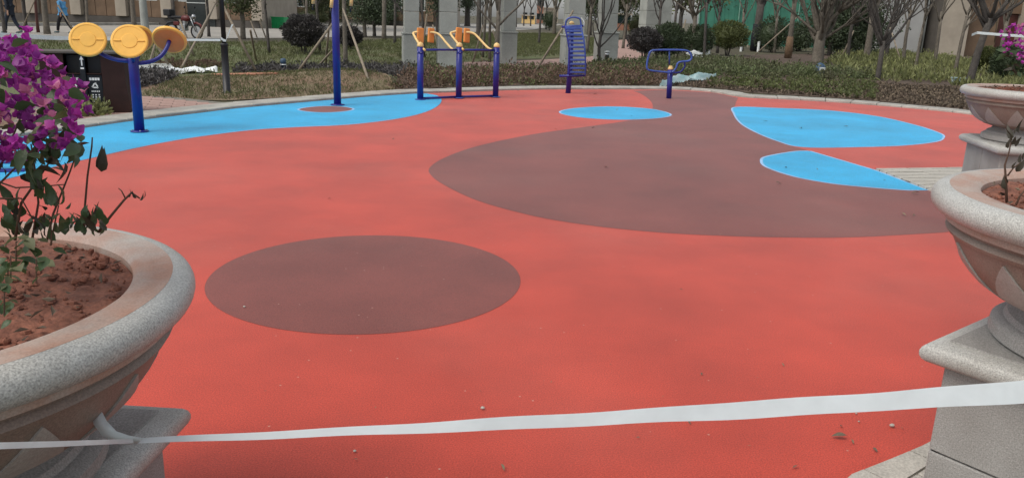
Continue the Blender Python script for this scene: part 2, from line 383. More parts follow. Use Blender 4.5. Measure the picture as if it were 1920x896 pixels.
blue_patch(smooth_loop(pxs([(1051, 211), (1080, 203.5), (1150, 200.5), (1220, 205), (1256, 215), (1230, 222), (1155, 224.5), (1085, 220)]), 6))
near = smooth_loop(pxs([(0, 339), (60, 324), (120, 308.5), (200, 290), (260, 276.5), (330, 263), (400, 252.5), (480, 243), (560, 238), (640, 234.5), (700, 229), (760, 220), (800, 209.5), (822, 198), (828, 188), (820, 180), (800, 176)]), 4, False)
fe = [p for p in smooth_loop(far_edge, 4, False) if p.x < gz(790, 176).x]
strip = [Vector((-7.0, 5.2, 0))] + near + [p + Vector((.0, -.05, 0)) for p in reversed(fe)] + [Vector((-6.9, 7.2, 0))]
sheet('painted_joint', [p + Vector((.0, -.06, 0)) if i <= len(near) else p for i, p in enumerate(strip)], .003, 'bluepale')
sheet('blue_strip', strip, .0045, 'blue')
ov = smooth_loop(pxs([(561, 206), (580, 202), (612, 200), (645, 201.5), (661, 205.5), (645, 209.5), (612, 211.5), (578, 210)]), 5)
blue_patch(ov, 'brown', .0075, .04)

# kerb of separate pale stones round the far side
kerb = bpy.data.objects.new('kerb', None); COL.objects.link(kerb); kerb['kind'] = 'structure'
path = [p for p in smooth_loop(far_edge, 6, False)] + [Vector((9.0, 13.4, 0)), Vector((8.3, 11.9, 0))]
seg = [0.0]
for a, b in zip(path, path[1:]): seg.append(seg[-1] + (b-a).length)
def walk(s):
    i = max(0, min(len(path)-2, int(np.searchsorted(seg, s))-1)); t = (s-seg[i])/max(1e-6, seg[i+1]-seg[i])
    d = (path[i+1]-path[i]).normalized(); return path[i].lerp(path[i+1], t), Vector((-d.y, d.x, 0))
s = 0
while s < seg[-1]-.6:
    l = .55*random.uniform(.92, 1.05); p0, n0 = walk(s+.006); p1, n1 = walk(s+l-.006); w = .55*random.uniform(.97, 1.03)
    z = .045 + random.uniform(-.004, .006); q = [p0+n0*.012, p1+n1*.012, p1+n1*w, p0+n0*w]
    m_ = MB(); vs = [v + Vector((0, 0, -.1)) for v in q] + [v + Vector((0, 0, z-.012)) for v in q]
    c = sum(q, Vector())/4; vs += [v.lerp(c, .04) + Vector((0, 0, z)) for v in q]
    m_.add(vs, [(0,1,5,4),(1,2,6,5),(2,3,7,6),(3,0,4,7),(4,5,9,8),(5,6,10,9),(6,7,11,10),(7,4,8,11),(8,9,10,11)])
    m_.build('kerb_stone', 'kerb', kerb); s += l

def paved(name, poly, m, jm, lx, ly, gap, rz, z, origin, bond=True, limit=300, piece='paving_slab'):
    base = sheet(name, poly, z-.010, jm); P = np.array([(p[0], p[1]) for p in poly])
    c, s_ = math.cos(rz), math.sin(rz); proto = MB().bbox((0, 0, -.02), (lx-gap, ly-gap, .05), b=.004); pr = None; cand = []; part = []
    for j in range(-60, 60):
        for i in range(-60, 60):
            u = (i + (.5 if bond and j % 2 else 0))*lx; v = j*ly
            x, y = origin[0]+u*c-v*s_, origin[1]+u*s_+v*c
            cor = [(x+a*lx*.46*c-b*ly*.46*s_, y+a*lx*.46*s_+b*ly*.46*c) for a in (-1, 1) for b in (-1, 1)]
            ins = inside(cor, P)
            if ins.all(): cand.append((x*x+y*y, x, y))
            elif x*x+y*y < 180 and (ins.any() or inside([(x, y)], P)[0]): part.append((x, y))
    cand.sort()
    for _, x, y in cand[:limit]:
        zz = z-.005 + random.uniform(-.0025, .0025)
        if pr is None:
            pr = proto.build(piece, m, base); pr.location = (x, y, zz); pr.rotation_euler = (0, 0, rz)
        else: share(pr, base, (x, y, zz), (random.uniform(-.003, .003), random.uniform(-.003, .003), rz))
    hx, hy = (lx-gap)/2, (ly-gap)/2
    for x, y in part:                                      # slabs cut along the edge
        q = [((p[0]-x)*c+(p[1]-y)*s_, -(p[0]-x)*s_+(p[1]-y)*c) for p in poly]
        for ax, lim, sg in ((0, hx, 1), (0, hx, -1), (1, hy, 1), (1, hy, -1)):
            out = []
            for i in range(len(q)):
                a, b = q[i-1], q[i]; fa, fb = sg*a[ax]-lim, sg*b[ax]-lim
                if (fa <= 0) != (fb <= 0): t = fa/(fa-fb); out.append((a[0]+(b[0]-a[0])*t, a[1]+(b[1]-a[1])*t))
                if fb <= 0: out.append(b)
            q = out
            if not q: break
        q = [p for i, p in enumerate(q) if abs(p[0]-q[i-1][0])+abs(p[1]-q[i-1][1]) > 1e-4]
        if len(q) < 3: continue
        k = len(q); ar = sum(q[i-1][0]*q[i][1]-q[i][0]*q[i-1][1] for i in range(k))/2
        if abs(ar) < .004: continue
        if ar < 0: q = q[::-1]
        mb = MB().add([(p[0], p[1], -.045) for p in q] + [(p[0], p[1], .004) for p in q], [tuple(range(k))[::-1], tuple(range(k, 2*k))] + [(i, (i+1) % k, k+(i+1) % k, k+i) for i in range(k)])
        o = mb.build(piece, m, base); o.location = (x, y, z-.005 + random.uniform(-.002, .002)); o.rotation_euler = (0, 0, rz)
    return base
# near right corner paving, beside and under the plinths
paved('paving', [Vector((1.02, 2.44, 0)), gz(1596, 897), gz(1666, 869), gz(1726, 844), Vector((2.72, 3.72, 0)), Vector((3.95, 5.2, 0)), Vector((4.6, 5.0, 0)), Vector((4.5, 1.0, 0)), Vector((1.0, .9, 0))],
      'slab', 'joint', .30, .30, .008, R(38), .022, (1.6, 2.6))
paved('entrance_paving', [gz(1642, 318.5), gz(1832, 316), Vector((8.0, 11.6, 0)), Vector((8.6, 8.2, 0)), Vector((6.0, 6.0, 0)), gz(1914, 406), gz(1855, 369), gz(1750, 361)], 'slab', 'joint', .60, .18, .025, R(15), .022, (5.2, 9.2))
# pink paved path at far left
paved('left_path', pxs([(60, 200), (150, 172), (240, 180), (330, 184), (436, 196), (380, 204), (300, 213), (235, 221), (120, 238), (0, 250)], gz), 'pinkpave', 'joint', .40, .20, .012, R(20), .024, (-6.0, 14.0))
# lawns, beds, road, winding path
drape('lawn', pxs([(-300, 140), (-200, 78), (100, 80), (400, 82), (700, 78), (900, 62), (1050, 62), (1130, 75), (1150, 95), (1100, 108), (900, 114), (760, 150), (420, 142), (250, 160), (-100, 190)], gp), .004, 'lawn', .7)
drape('dry_bank', pxs([(250, 184), (420, 190), (560, 183), (700, 176), (752, 171), (735, 152), (700, 140), (560, 136), (430, 138), (330, 146), (270, 160)], gp), .012, 'drygrass', .4)
drape('dry_verge', pxs([(60, 236), (150, 222), (235, 216), (225, 205), (100, 190), (0, 200), (-60, 240)], gp), .008, 'drygrass', .4)
drape('shrub_bed', pxs([(735, 172.5), (780, 168), (900, 163), (1050, 160), (1250, 161), (1260, 130), (1080, 126), (900, 132), (780, 130)], gp), .012, 'darksoil', .5)
drape('right_bed', pxs([(1240, 160), (1330, 165), (1400, 174), (1560, 184), (1700, 195), (1850, 212), (2100, 240), (2100, 150), (1900, 110), (1600, 100), (1400, 104), (1230, 128)], gp), .008, 'darksoil', .5)
drape('garden_path', smooth_loop(pxs([(870, 118), (960, 116), (1040, 112), (1110, 107), (1150, 97), (1160, 88), (1146, 78)], gp), 5, False) + smooth_loop(pxs([(1180, 74), (1186, 82), (1200, 95), (1208, 106), (1190, 116), (1080, 123), (960, 127), (870, 129)], gp), 5, False), .02, 'pinkpave', .6)
road_near = [gp(-300, 78), gp(0, 74), gp(300, 74), gp(560, 72), gp(750, 68), gp(1000, 56)]
road_far = [gp(1060, 46), gp(750, 47), gp(400, 47), gp(0, 50), gp(-300, 52)]
drape('road', road_near + road_far, .015, 'asphalt', 3)
# long kerb of the road, pale stones
rk = bpy.data.objects.new('road_kerb', None); COL.objects.link(rk); rk['kind'] = 'structure'
for a, b in zip(road_far, road_far[1:]):
    n = min(30, max(2, int((b-a).length/2.0)))
    for i in range(n):
        p = a.lerp(b, (i+.5)/n); d = b-a
        MB().box((p.x, p.y, terrain(p.x, p.y)+.08), (d.length/n*.985, .35, .2), math.atan2(d.y, d.x)).build('kerb_stone', 'kerb', rk)
GROUND_BUILT = True

# ------------------------------------------------------------------ buildings
def facade(name, label, x0, x1, y, h, wall, ry=0.0, bays=6, depth=10, storey=3.1, cols='beige', plinth=True, group=None, base=None, lean=0):
    """a block of flats whose front faces the court: wall, plinth, pillars, windows with frames and panes, roof slab"""
    w = x1-x0; t = thing(name, label, 'building', ((x0+x1)/2, y, terrain((x0+x1)/2, y)-.05), ry, group)
    MB().box((0, depth/2+.3, h/2), (w, depth, h)).build('wall', wall, t)
    MB().box((0, depth/2+.3, h+.2), (w+.8, depth+.8, .4)).build('roof', 'plinth', t)
    if plinth: MB().box((0, .14, .28), (w+.1, .30, .56)).build('plinth', 'plinth', t)
    bw = w/bays; pil = None; win = None; pan = None
    for i in range(bays+1):
        X = -w/2 + i*bw
        if pil is None: pil = MB().bbox((0, 0, 0), (.75, .5, h-.6), b=.03).build('pillar', cols, t); pil.location = (X, .0, h/2+.28)
        else: share(pil, t, (X, 0, h/2+.28))
    for k in range(int(h/storey)):
        for i in range(bays):
            X = -w/2 + (i+.5)*bw; Z = 1.15 + k*storey + 1.45
            if win is None:
                fr = MB(); W, H = bw*.5, 1.7
                for a in (-1, 1): fr.box((a*W/2, 0, 0), (.10, .16, H+.1)); fr.box((0, 0, a*H/2), (W-.102, .16, .10))
                fr.box((0, 0, 0), (.07, .12, H-.104))
                win = fr.build('window', 'frame', t); pan = MB().box((0, .05, 0), (W-.1, .03, H-.1)).build('pane', 'glass', win)
                win.location = (X, .24, Z)
            else:
                q = share(win, t, (X, .24, Z)); share(pan, q, (0, 0, 0))
    pn = None
    for i in range(bays):
        X = -w/2 + (i+.5)*bw
        for j in range(3):
            xx = X + (j-1)*(bw-.9)/3
            if pn is None: pn = MB().bbox((0, 0, 0), ((bw-.9)/3-.03, .12, 1.15), b=.01).build('stone_panel', 'brownstone', t); pn.location = (xx, .22, 1.15)
            else: share(pn, t, (xx, .22, 1.15))
    return t
pA = at(-60, 40, 58); pB = at(500, 40, 58)
b1 = facade('apartment_building', 'brown and beige apartment block behind the road at far left with stone panelled base', pA.x-8, pB.x-.6, 58, 19, 'beige', R(0), 9)
# recessed entrance with dark glass door in the same building
e0 = at(352, 40, 57.6); e1 = at(398, 40, 57.6)
dr = MB().box((e0.x/2+e1.x/2-b1.location.x, -.06, 1.35), (1.9, .1, 2.6)).build('door', 'glass', b1)
MB().box((e0.x/2+e1.x/2-b1.location.x, -.14, 2.0), (1.9, .05, .07)).box((e0.x/2+e1.x/2-b1.location.x, -.14, 1.65), (1.9, .05, .05)).build('door_rail', 'frame', dr)
pC = at(505, 40, 92); pD = at(850, 40, 92)
facade('apartment_building', 'tall beige apartment block farther back behind the grey columns', pC.x, pD.x, 92, 24, 'beige', 0, 8, cols='brownstone')
# right hand building: grey wall, dark recess, beige piers, red brown doorway
q0 = at(1655, 60, 50); q1 = at(1728, 60, 50); q2 = at(1762, 60, 49.2); q3 = at(1815, 60, 49.2); q4 = at(1864, 60, 50.5); q5 = at(1908, 60, 50.5)
br = thing('apartment_building', 'dim beige building at right with grey wall, dark recess and red brown doorway', 'building', (q2.x, 50, .25))
def wallseg(n, m, a, b, y, d, h, z=0): return MB().bbox(((a+b)/2-q2.x, y-50+d/2, z+h/2), (b-a, d, h), b=.02).build(n, m, br)
wallseg('wall', 'greywall', q0.x-.3, q1.x, 50.0, 6, 9)
wallseg('wall', 'plinth', q1.x+.004, q2.x-.004, 51.4, 4.5, 9)  # recess wall coloured dark to stand in for the shade inside it
wallseg('side_panel', 'plinth', q2.x-.05, q2.x-.003, 49.25, 2, 9)  # added dark slab: paints the shade on the beige pier's left face
wallseg('pillar', 'beige', q2.x, q3.x, 49.2, 3, 9)
wallseg('wall', 'brownstone', q3.x+.004, q4.x-.004, 50.2, 5, 9)
wallseg('door', 'reddoor', q4.x, q5.x, 50.7, .2, 2.6)
wallseg('lintel', 'brownstone', q4.x, q5.x, 50.5, 4, 6.4, 2.604)
wallseg('pillar', 'beige', q5.x+.004, q5.x+1.6, 49.9, 3, 9)
wallseg('wall', 'greywall', q5.x+1.61, q5.x+14, 50.4, 5, 9)
dp = MB().tube([(q2.x-.35-q2.x, .35, .1), (q2.x-.35-q2.x, .35, 8.6)], .055, 8).build('drainpipe', 'frame', br, True)
# far things seen through the gap to the sky
def farblock(name, label, cat, px0, px1, D, h, m, win=None):
    a = at(px0, 40, D); b = at(px1, 40, D); t = thing(name, label, cat, ((a.x+b.x)/2, D, .25))
    MB().box((0, 3, h/2), (b.x-a.x, 6, h)).build('wall', m, t); MB().box((0, 3, h+.12), (b.x-a.x+.5, 6.5, .24)).build('roof', 'beige', t)
    n = max(2, int((b.x-a.x)/2.2)); w0 = None
    for i in range(n):
        for k in range(max(1, int(h/3))):
            X = -(b.x-a.x)/2 + (i+.5)*(b.x-a.x)/n
            if w0 is None: w0 = MB().box((0, 0, 0), (.9, .12, 1.3)).build('window', 'glass', t); w0.location = (X, -.02, 1.7+k*3)
            else: share(w0, t, (X, -.02, 1.7+k*3))
    return t
farblock('kiosk', 'low yellow hut far off in the gap under the bright sky', 'hut', 978, 1003, 170, 1.7, 'cream')
farblock('brick_tower', 'slim pink brick tower far off in the bright gap', 'tower', 1007, 1018, 190, 6.5, 'brick')
farblock('far_house', 'low red roofed house far off right of the ladder shaped back stretcher', 'house', 1158, 1182, 120, 2.2, 'brick')
farblock('far_building', 'pale low building beside the brick tower far off', 'building', 1017, 1046, 200, 3.6, 'beige')

# green hoarding at the right
hz = [at(x, 62, 58) for x in np.linspace(1308, 1640, 10)]
hd = thing('hoarding', 'tall green sheet hoarding with pale posts behind the clipped bushes', 'hoarding', (hz[0].x, 58, terrain(hz[0].x, 58)))
for i in range(9):
    a, b = hz[i].x-hz[0].x, hz[i+1].x-hz[0].x
    pv = MB()
    for k in range(4):
        pv.box((a+(b-a)*(k+.5)/4, (.02 if k % 2 else -.02), 2.6), ((b-a)/4+.03, .03, 5.2))
    pv.build('panel', 'netgreen', hd)
    MB().tube([(a, -.10, 0), (a, -.10, 5.4)], .05, 8).build('post', 'netpost', hd)

# grey stone columns
def column(px, py, wpx, label, base=True):
    p = gp(px, py); D = p.y; w = wpx*D/CAM_F*.88
    t = thing('stone_column', label, 'column', p, R(random.uniform(-4, 4)) + R(12), 'grey stone columns of the garden colonnade')
    if base: MB().bbox((0, 0, .5), (w*1.22, w*1.22, 1.0), b=.02).bbox((0, 0, 1.03), (w*1.32, w*1.32, .06), b=.015).build('base', 'colstone', t)
    z = 1.06 if base else 0; k = 0
    while z < 5.6:
        hh = .62; MB().bbox((0, 0, z+hh/2-.003), (w, w, hh-.010), b=.012).build('stone_course', 'colstone', t); z += hh; k += 1
    MB().bbox((0, 0, z+.15), (w*1.25, w*1.25, .3), b=.03).build('capital', 'colstone', t)
    return t
column(771, 127, 30, 'grey stone column nearest the left post of the three post trainer')
column(839, 127, 36, 'grey stone column behind the middle post of the three post trainer')
column(951, 120, 27, 'grey stone column just right of the right post of the three post trainer')
column(1072, 128, 36, 'grey stone column directly behind the ladder shaped back stretcher')
column(1134, 118, 34, 'grey stone column behind the thin bare tree and the bollard light', True)
column(1215, 100, 36, 'pale grey stone column rising behind the plum coloured bush', False)
column(1241, 94, 22, 'narrow grey stone column right of the plum coloured bush', False)

# ------------------------------------------------------------------ trees
def limb(mb, p, d, L, r, depth, segs=5, wig=.18, up=.10, n=6, split=2, ang=.55, ends=None):
    pts = [Vector(p)]; rs = [r]; d = Vector(d).normalized()
    for i in range(segs):
        d = (d + Vector((random.gauss(0, wig), random.gauss(0, wig), random.gauss(0, wig*.6)+up))).normalized()
        pts.append(pts[-1] + d*L/segs); rs.append(r*(1-.55*(i+1)/segs))
    mb.tube(pts, rs, n)
    if ends is not None: ends += pts[2:]
    if depth > 0:
        for k in range(split):
            i = random.choice(range(1, len(pts))) if k else len(pts)-1
            ax = Vector((random.gauss(0, 1), random.gauss(0, 1), random.gauss(0, .3))).normalized()
            nd = (d + ax*ang).normalized(); limb(mb, pts[i], nd, L*random.uniform(.55, .8), rs[i]*.75, depth-1, max(3, segs-1), wig, up, max(4, n-1), split, ang, ends)
def tree(px, py, wpx, label, h=2.2, limbs=(), nl=4, depth=2, spread=.5, bark='bark', crown=None, name='bare_tree', leanx=0, top=4.5, D=None, crown_n=2500, crown_c=None, crown_r=None, lsize=.11, first=.75, group=None, split=2, wrap=None, base=None):
    p = base or gp(px, py); r = wpx*p.y/CAM_F/2
    t = thing(name, label, 'tree', p, 0, group)
    tr = MB(); pts = [Vector((0, 0, -.1)), Vector((leanx*.15, 0, .12*h)), Vector((leanx*.5+random.uniform(-.03, .03), .02, .5*h)), Vector((leanx, 0, h))]
    tr.tube(pts, [r*1.35, r*1.08, r*.97, r*.85], 9); tr.build('trunk', bark, t, True)
    ends = []
    def onT(f): return pts[1].lerp(pts[3], f) if f > .12 else pts[1]
    for f, dx, dy, dz, L, rf in limbs:
        mb = MB(); limb(mb, onT(f), (dx, dy, dz), L, r*rf, depth, 6, .13, .08, 7, split, .5, ends); mb.build('limb', bark, t, True)
    for k in range(nl):
        a = 2*math.pi*(k+random.random()*.6)/max(nl, 1); f = random.uniform(first, 1.0)
        mb = MB(); limb(mb, onT(f), (math.cos(a)*spread, math.sin(a)*spread, 1), top*random.uniform(.45, .62), r*random.uniform(.45, .62), depth, 6, .13, .10, 7, split, .5, ends)
        mb.build('limb', bark, t, True)
    if wrap:
        MB().tube([(0, 0, wrap[0]), (leanx*.3, 0, (wrap[0]+wrap[1])/2), (leanx*.5, 0, wrap[1])], [r*1.45, r*1.5, r*1.25], 10).build('trunk_wrap', wrap[2], t, True)
    if crown:
        cc = Vector(crown_c or (0, 0, h+1.8)); cr = crown_r or (1.8, 1.8, 1.5); nc = 26
        C = []
        for k in range(nc):
            v = Vector((random.gauss(0, 1), random.gauss(0, 1), random.gauss(0, 1))).normalized()*random.uniform(.35, 1)
            c = cc + Vector((v.x*cr[0], v.y*cr[1], v.z*cr[2])); s_ = random.uniform(.22, .42)*min(cr)
            C.append(np.array(c) + rng.normal(size=(crown_n//nc, 3))*np.array([s_, s_, s_*.7]))
        leaves('crown', np.concatenate(C), lsize, crown, t, up=-.2)
    return t
tree(773, 124, 7, 'dark bare tree in front of the leftmost grey column with one limb sweeping left', 2.4, [(.42, -.85, .05, .75, 3.4, .62), (.55, -.5, .1, .9, 2.6, .5), (.8, .4, 0, .9, 2.2, .5)], 3, 2, .3, 'barkdark', top=4)
tree(932, 128, 9, 'bare tree forking in a V beside the right post of the three post trainer', 1.75, [(.62, -.75, .1, .75, 2.6, .5), (.70, .75, 0, .8, 2.6, .5), (.95, -.25, .0, 1, 2.8, .6)], 2, 2, .25, 'bark', top=4.5)
tree(1123, 124, 6, 'thin bare tree with V shaped branches beside the bollard light', 1.1, [(.42, -.8, 0, .7, 1.0, .55), (.5, .9, 0, .55, 1.4, .5), (.85, -.3, 0, 1, 1.6, .5), (.95, .35, 0, 1, 2.2, .6)], 2, 1, .3, 'barkdark', top=3)
tree(1297, 108, 8, 'bare tree with fanning branches in front of the left end of the hoarding', 1.75, [(.93, -.9, 0, .55, 2.0, .5), (.96, .8, 0, .65, 2.0, .5), (.9, -.4, .1, .8, 2.0, .5)], 5, 3, .8, 'bark', top=3.6)
tree(1477, 110, 9, 'straight tree with brown wrapped trunk foot and short white props', 2.7, [], 5, 2, .5, 'bark', top=4, wrap=(.0, .95, 'barkbrown'))
tree(1532, 120, 20, 'stout many branched bare tree behind the small blue garden speaker', 1.25, [(.5, -.55, 0, .8, 2.6, .34), (.55, .6, .1, .85, 2.8, .34), (.7, .85, 0, .7, 2.6, .3), (.75, -.3, 0, 1, 2.6, .33), (.9, .2, .1, 1, 2.7, .33), (.8, -.75, .1, .8, 2.3, .28)], 7, 3, .42, 'bark', top=4.2, first=.55, split=4)
tree(1645, 151, 9, 'forked dark bare tree standing in the middle of the yellow green plants', 1.15, [(.7, .75, 0, .75, 2.0, .62), (.75, .35, -.1, 1, 2.4, .55), (.8, -.25, 0, 1, 2.4, .6), (.95, -.5, 0, .9, 2.0, .5)], 5, 3, .45, 'barkdark', top=3.2, split=3)
tree(1814, 162, 13, 'dark leaning tree behind the far stone urn at right', 2.0, [(.75, .6, .1, .8, 3.0, .5), (.8, -.55, .1, .9, 2.8, .5), (.95, .9, 0, .6, 2.6, .5), (.9, -.8, 0, .5, 2.2, .4)], 6, 3, .7, 'barkdark', leanx=.3, top=4, split=3, wrap=None)
tree(1417, 97, 15, 'tree trunk wrapped in black shade cloth among thin timber props', 2.6, [], 6, 3, .5, 'barkdark', top=4, wrap=(.05, 1.45, 'blackcloth'), split=3)
tree(1624, 112, 11, 'pale grey tree trunk left of the forked tree in the yellow green plants', 2.5, [(.8, -.3, 0, 1, 2.5, .5)], 5, 2, .35, 'bark', top=4, split=3)
tree(897, 78, 9, 'dark slim tree trunk on the lawn left of the right post', 3.0, [], 4, 2, .4, 'barkdark', top=4)
tree(1039, 66, 7, 'slim tree on the lawn beside the dark round shrub in the gap', 2.4, [(.7, .6, 0, .9, 2.5, .55)], 3, 2, .4, 'bark', top=5)
tree(89, 65, 10, 'pale propped tree trunk between the two walkers at far left', 3.2, [], 4, 2, .4, 'bark', 'leafdark', 'leafy_tree', top=4, crown_c=(0, 0, 5.2))
tree(50, 62, 6, 'dark slim tree trunk just left of the pale propped trunk', 3.2, [], 4, 2, .4, 'barkdark', top=4)
tree(72, 62, 5, 'thin red brown tree trunk between the pale and dark trunks at far left', 3.0, [], 3, 2, .4, 'reddoor', top=4)
tree(274, 72, 13, 'blue grey tree trunk behind the yellow wheels', 3.4, [], 4, 2, .4, 'colstone', 'leafdark', 'leafy_tree', top=4, crown_c=(0, 0, 5.6))
tree(252, 52, 8, 'slim grey tree by the road behind the yellow wheels', 3.4, [], 4, 2, .4, 'bark', top=4)
tree(456, 74, 9, 'young leafy tree with low green crown right of the black lamp post', 1.5, [], 5, 2, .8, 'bark', 'leafgreen', 'leafy_tree', top=3, crown_c=(.0, 0, 1.85), crown_r=(.95, .9, .75), crown_n=3000, lsize=.12)
tree(648, 124, 8, 'propped grey tree directly behind the tall blue post', 2.9, [], 5, 2, .4, 'bark', 'leafdark', 'leafy_tree', top=4, crown_c=(0, 0, 4.8))
tree(684, 70, 7, 'slim tree with low dark crown on the road edge right of the tall blue post', 1.3, [], 4, 1, .6, 'bark', 'leafdark', 'leafy_tree', top=3, crown_c=(.2, 0, 1.65), crown_r=(1.3, 1.2, .8), crown_n=3600, lsize=.13)
tree(702, 69, 6, 'dark slim tree by the road between the blue post and the leftmost column', 1.6, [], 4, 1, .5, 'barkdark', 'leafdark', 'leafy_tree', top=3, crown_c=(.2, 0, 1.75), crown_r=(1.3, 1.2, .9), crown_n=3600, lsize=.13)
tree(720, 76, 8, 'mossy grey tree trunk on the lawn left of the leftmost column', 3.0, [], 4, 2, .4, 'bark', top=4)
tree(540, 48, 7, 'leafy tree in front of the brown wall above the dark round bush', 1.4, [], 4, 1, .5, 'bark', 'leafgreen', 'leafy_tree', top=3, crown_c=(3.0, 0, 2.1), crown_r=(1.9, 1.4, 1.0), crown_n=3600, lsize=.16)
tree(620, 50, 7, 'leafy tree by the road left of the tall blue post', 1.6, [], 4, 1, .5, 'bark', 'leafgreen', 'leafy_tree', top=3, crown_c=(.3, 0, 2.0), crown_r=(2.3, 1.6, 1.2), crown_n=3600, lsize=.16)
tree(876, 50, 10, 'big dark tree by the road right of the second column', 2.4, [], 5, 2, .5, 'barkdark', 'leafdark', 'leafy_tree', top=5, crown_c=(0, 0, 3.3), crown_r=(1.5, 1.4, 1.7), crown_n=3000, lsize=.16)
for px, py, w, lb in ((1262, 104, 5, 'slim bare sapling between the two dark green clipped bushes'), (1345, 100, 5, 'slim bare sapling left of the yellow green ball bush'), (1391, 96, 5, 'slim bare sapling just right of the yellow green ball bush'),
        (1588, 116, 6, 'slim bare sapling right of the stout bare tree'), (1692, 122, 6, 'slim bare sapling before the grey wall'), (1752, 122, 6, 'slim bare sapling before the dark recess of the right building'), (1868, 140, 7, 'slim bare tree behind the far urn flowers'),
        (1100, 100, 5, 'slim bare sapling left of the thin V branched tree'), (1010, 84, 4, 'slim bare sapling on the lawn left of the back stretcher'), (905, 108, 5, 'slim bare sapling in front of the third grey column'), (740, 84, 5, 'slim bare sapling left of the leftmost grey column'), (575, 66, 5, 'slim sapling rising behind the big dark round bush'),
        (330, 62, 5, 'slim bare sapling behind the motorbike'), (392, 70, 5, 'slim bare sapling right of the motorbike'), (165, 58, 5, 'slim bare sapling right of the blue coated walker'), (10, 66, 6, 'slim trunk at the very left edge behind the dark walker'), (1452, 100, 5, 'slim bare sapling in front of the dark tall bush'), (858, 112, 5, 'dark slim sapling right of the second grey column'), (918, 118, 5, 'dark slim sapling left of the V forked tree'), (795, 108, 5, 'slim bare sapling between the two leftmost grey columns'),
        (1168, 92, 5, 'slim bare sapling at the bend of the winding path'), (1232, 110, 5, 'slim bare sapling between the plum bush and the green bush'), (1320, 112, 5, 'slim bare sapling before the hoarding, right of the fanning tree'), (1660, 112, 6, 'slim bare sapling left of the grey wall'), (1715, 132, 5, 'slim bare sapling among the yellow green plants before the wall'),
        (1790, 136, 6, 'slim bare sapling before the beige pier'), (600, 96, 5, 'slim bare sapling left of the propped grey tree'), (505, 100, 5, 'slim bare sapling on the lawn right of the lamp post'), (1062, 104, 5, 'slim bare sapling left of the back stretcher')):
    tree(px, py, w, lb, 2.2, [(.6, random.uniform(-.6, .6), 0, 1, 1.8, .5), (.8, random.uniform(-.6, .6), 0, 1, 1.6, .5)], 3, 2, .5, random.choice(('bark', 'barkdark')), top=3.2, leanx=random.uniform(-.12, .12))
# far trees that close the view
far = [(1105, 62, 8, 'leafolive'), (1150, 56, 7, 'leafolive'), (1172, 60, 7, 'leafgreen'), (1275, 58, 8, 'leafolive'), (1090, 52, 6, 'leafdark'), (1340, 60, 7, 'leafdark'), (1560, 66, 8, 'leafdark'), (1600, 70, 9, 'leafdark'), (480, 42, 6, 'leafdark'), (230, 44, 6, 'leafdark'), (820, 48, 6, 'leafdark')]
fl = ['olive tree closing the view left of the winding path', 'olive tree at the end of the winding path', 'bright green tree beyond the end of the path', 'olive tree behind the narrow grey column', 'dark tree behind the ladder shaped back stretcher', 'dark tree in front of the hoarding', 'dark dense tree at the right end of the hoarding', 'dark dense tree left of the grey wall at right', 'dark tree beside the beige wall far behind the lamp post', 'dark tree before the apartment block behind the wheels', 'dark tree beyond the second grey column']
for (px, py, w, lf), lb in zip(far, fl):
    D = random.uniform(48, 62) if px > 1250 else random.uniform(60, 78)
    b = at(px, py, D); b.z = terrain(b.x, b.y)
    dense = px in (1560, 1600)
    if dense: b = at(px, py, 42.5); b.z = terrain(b.x, b.y)
    tree(px, py, w, lb, 1.3 if dense else 2.0, [], 5, 2, .5, 'barkdark', lf, 'leafy_tree', top=5, crown_c=(0, 0, 1.7 if dense else 4.2), crown_r=(1.5, 1.3, 1.5) if dense else (2.4, 2.0, 2.6), crown_n=4500, lsize=.14 if dense else .2, base=b)
for px, lb in ((905, 'bare winter tree in the bright gap left of the third column'), (968, 'bare winter tree at the left of the bright gap'), (982, 'thin bare winter tree in the middle of the bright gap'), (995, 'black bare winter tree before the yellow hut'), (1024, 'bare winter tree right of the brick tower'), (1062, 'bare winter tree behind the ladder shaped back stretcher')):
    b = at(px, 45, random.uniform(95, 140)); b.z = terrain(b.x, b.y)
    tree(px, 45, 2.4, lb, 3.0, [], 5, 3, .5, 'barkdark', top=6, base=b)

# ------------------------------------------------------------------ tree props
def props(label, lines, back=0, r=.032, name='tree_prop'):
    p0 = gp(*lines[0][1]); t = thing(name, label, 'tree prop', p0, 0, 'timber props round the trees')
    for (tx, ty), (bx, by) in lines:
        b = gp(bx, by); tp = at(tx, ty, p0.y + back)
        MB().tube([b-p0-Vector((0, 0, .1)), tp-p0 + (tp-b)*.04], [r*1.1, r*.9], 7).build('pole', 'pole', t, True)
props('crossed timber props left of the black lamp post', [((338, 40), (366, 107)), ((402, 10), (332, 136))])
props('thin crossed timber props right of the yellow wheels', [((292, 80), (274, 133)), ((292, 82), (326, 133))])
props('long timber prop running down right from the black lamp post', [((417, 8), (486, 139)), ((470, 60), (481, 112))])
props('timber prop leaning left beside the lamp post', [((403, 8), (371, 75))])
props('timber props at far left by the dark walker', [((66, -2), (36, 62)), ((40, 0), (45, 40))])
props('timber prop leaning behind the blue coated walker', [((110, 12), (146, 67))])
props('tripod of timber props round the tree behind the tall blue post', [((628, 38), (551, 138)), ((645, 22), (700, 167)), ((616, 60), (610, 123)), ((622, 96), (590, 126))], .6)
props('long timber prop slanting past the column left of the back stretcher', [((1072, 25), (996, 141))])
props('pair of white props at the brown wrapped trunk', [((1466, 63), (1452, 97)), ((1477, 72), (1489, 98))])
props('long timber prop slanting left from the brown wrapped trunk', [((1492, 35), (1412, 103))])
props('pair of short timber props right of the stout bare tree', [((1551, 58), (1534, 84)), ((1547, 65), (1563, 86))])
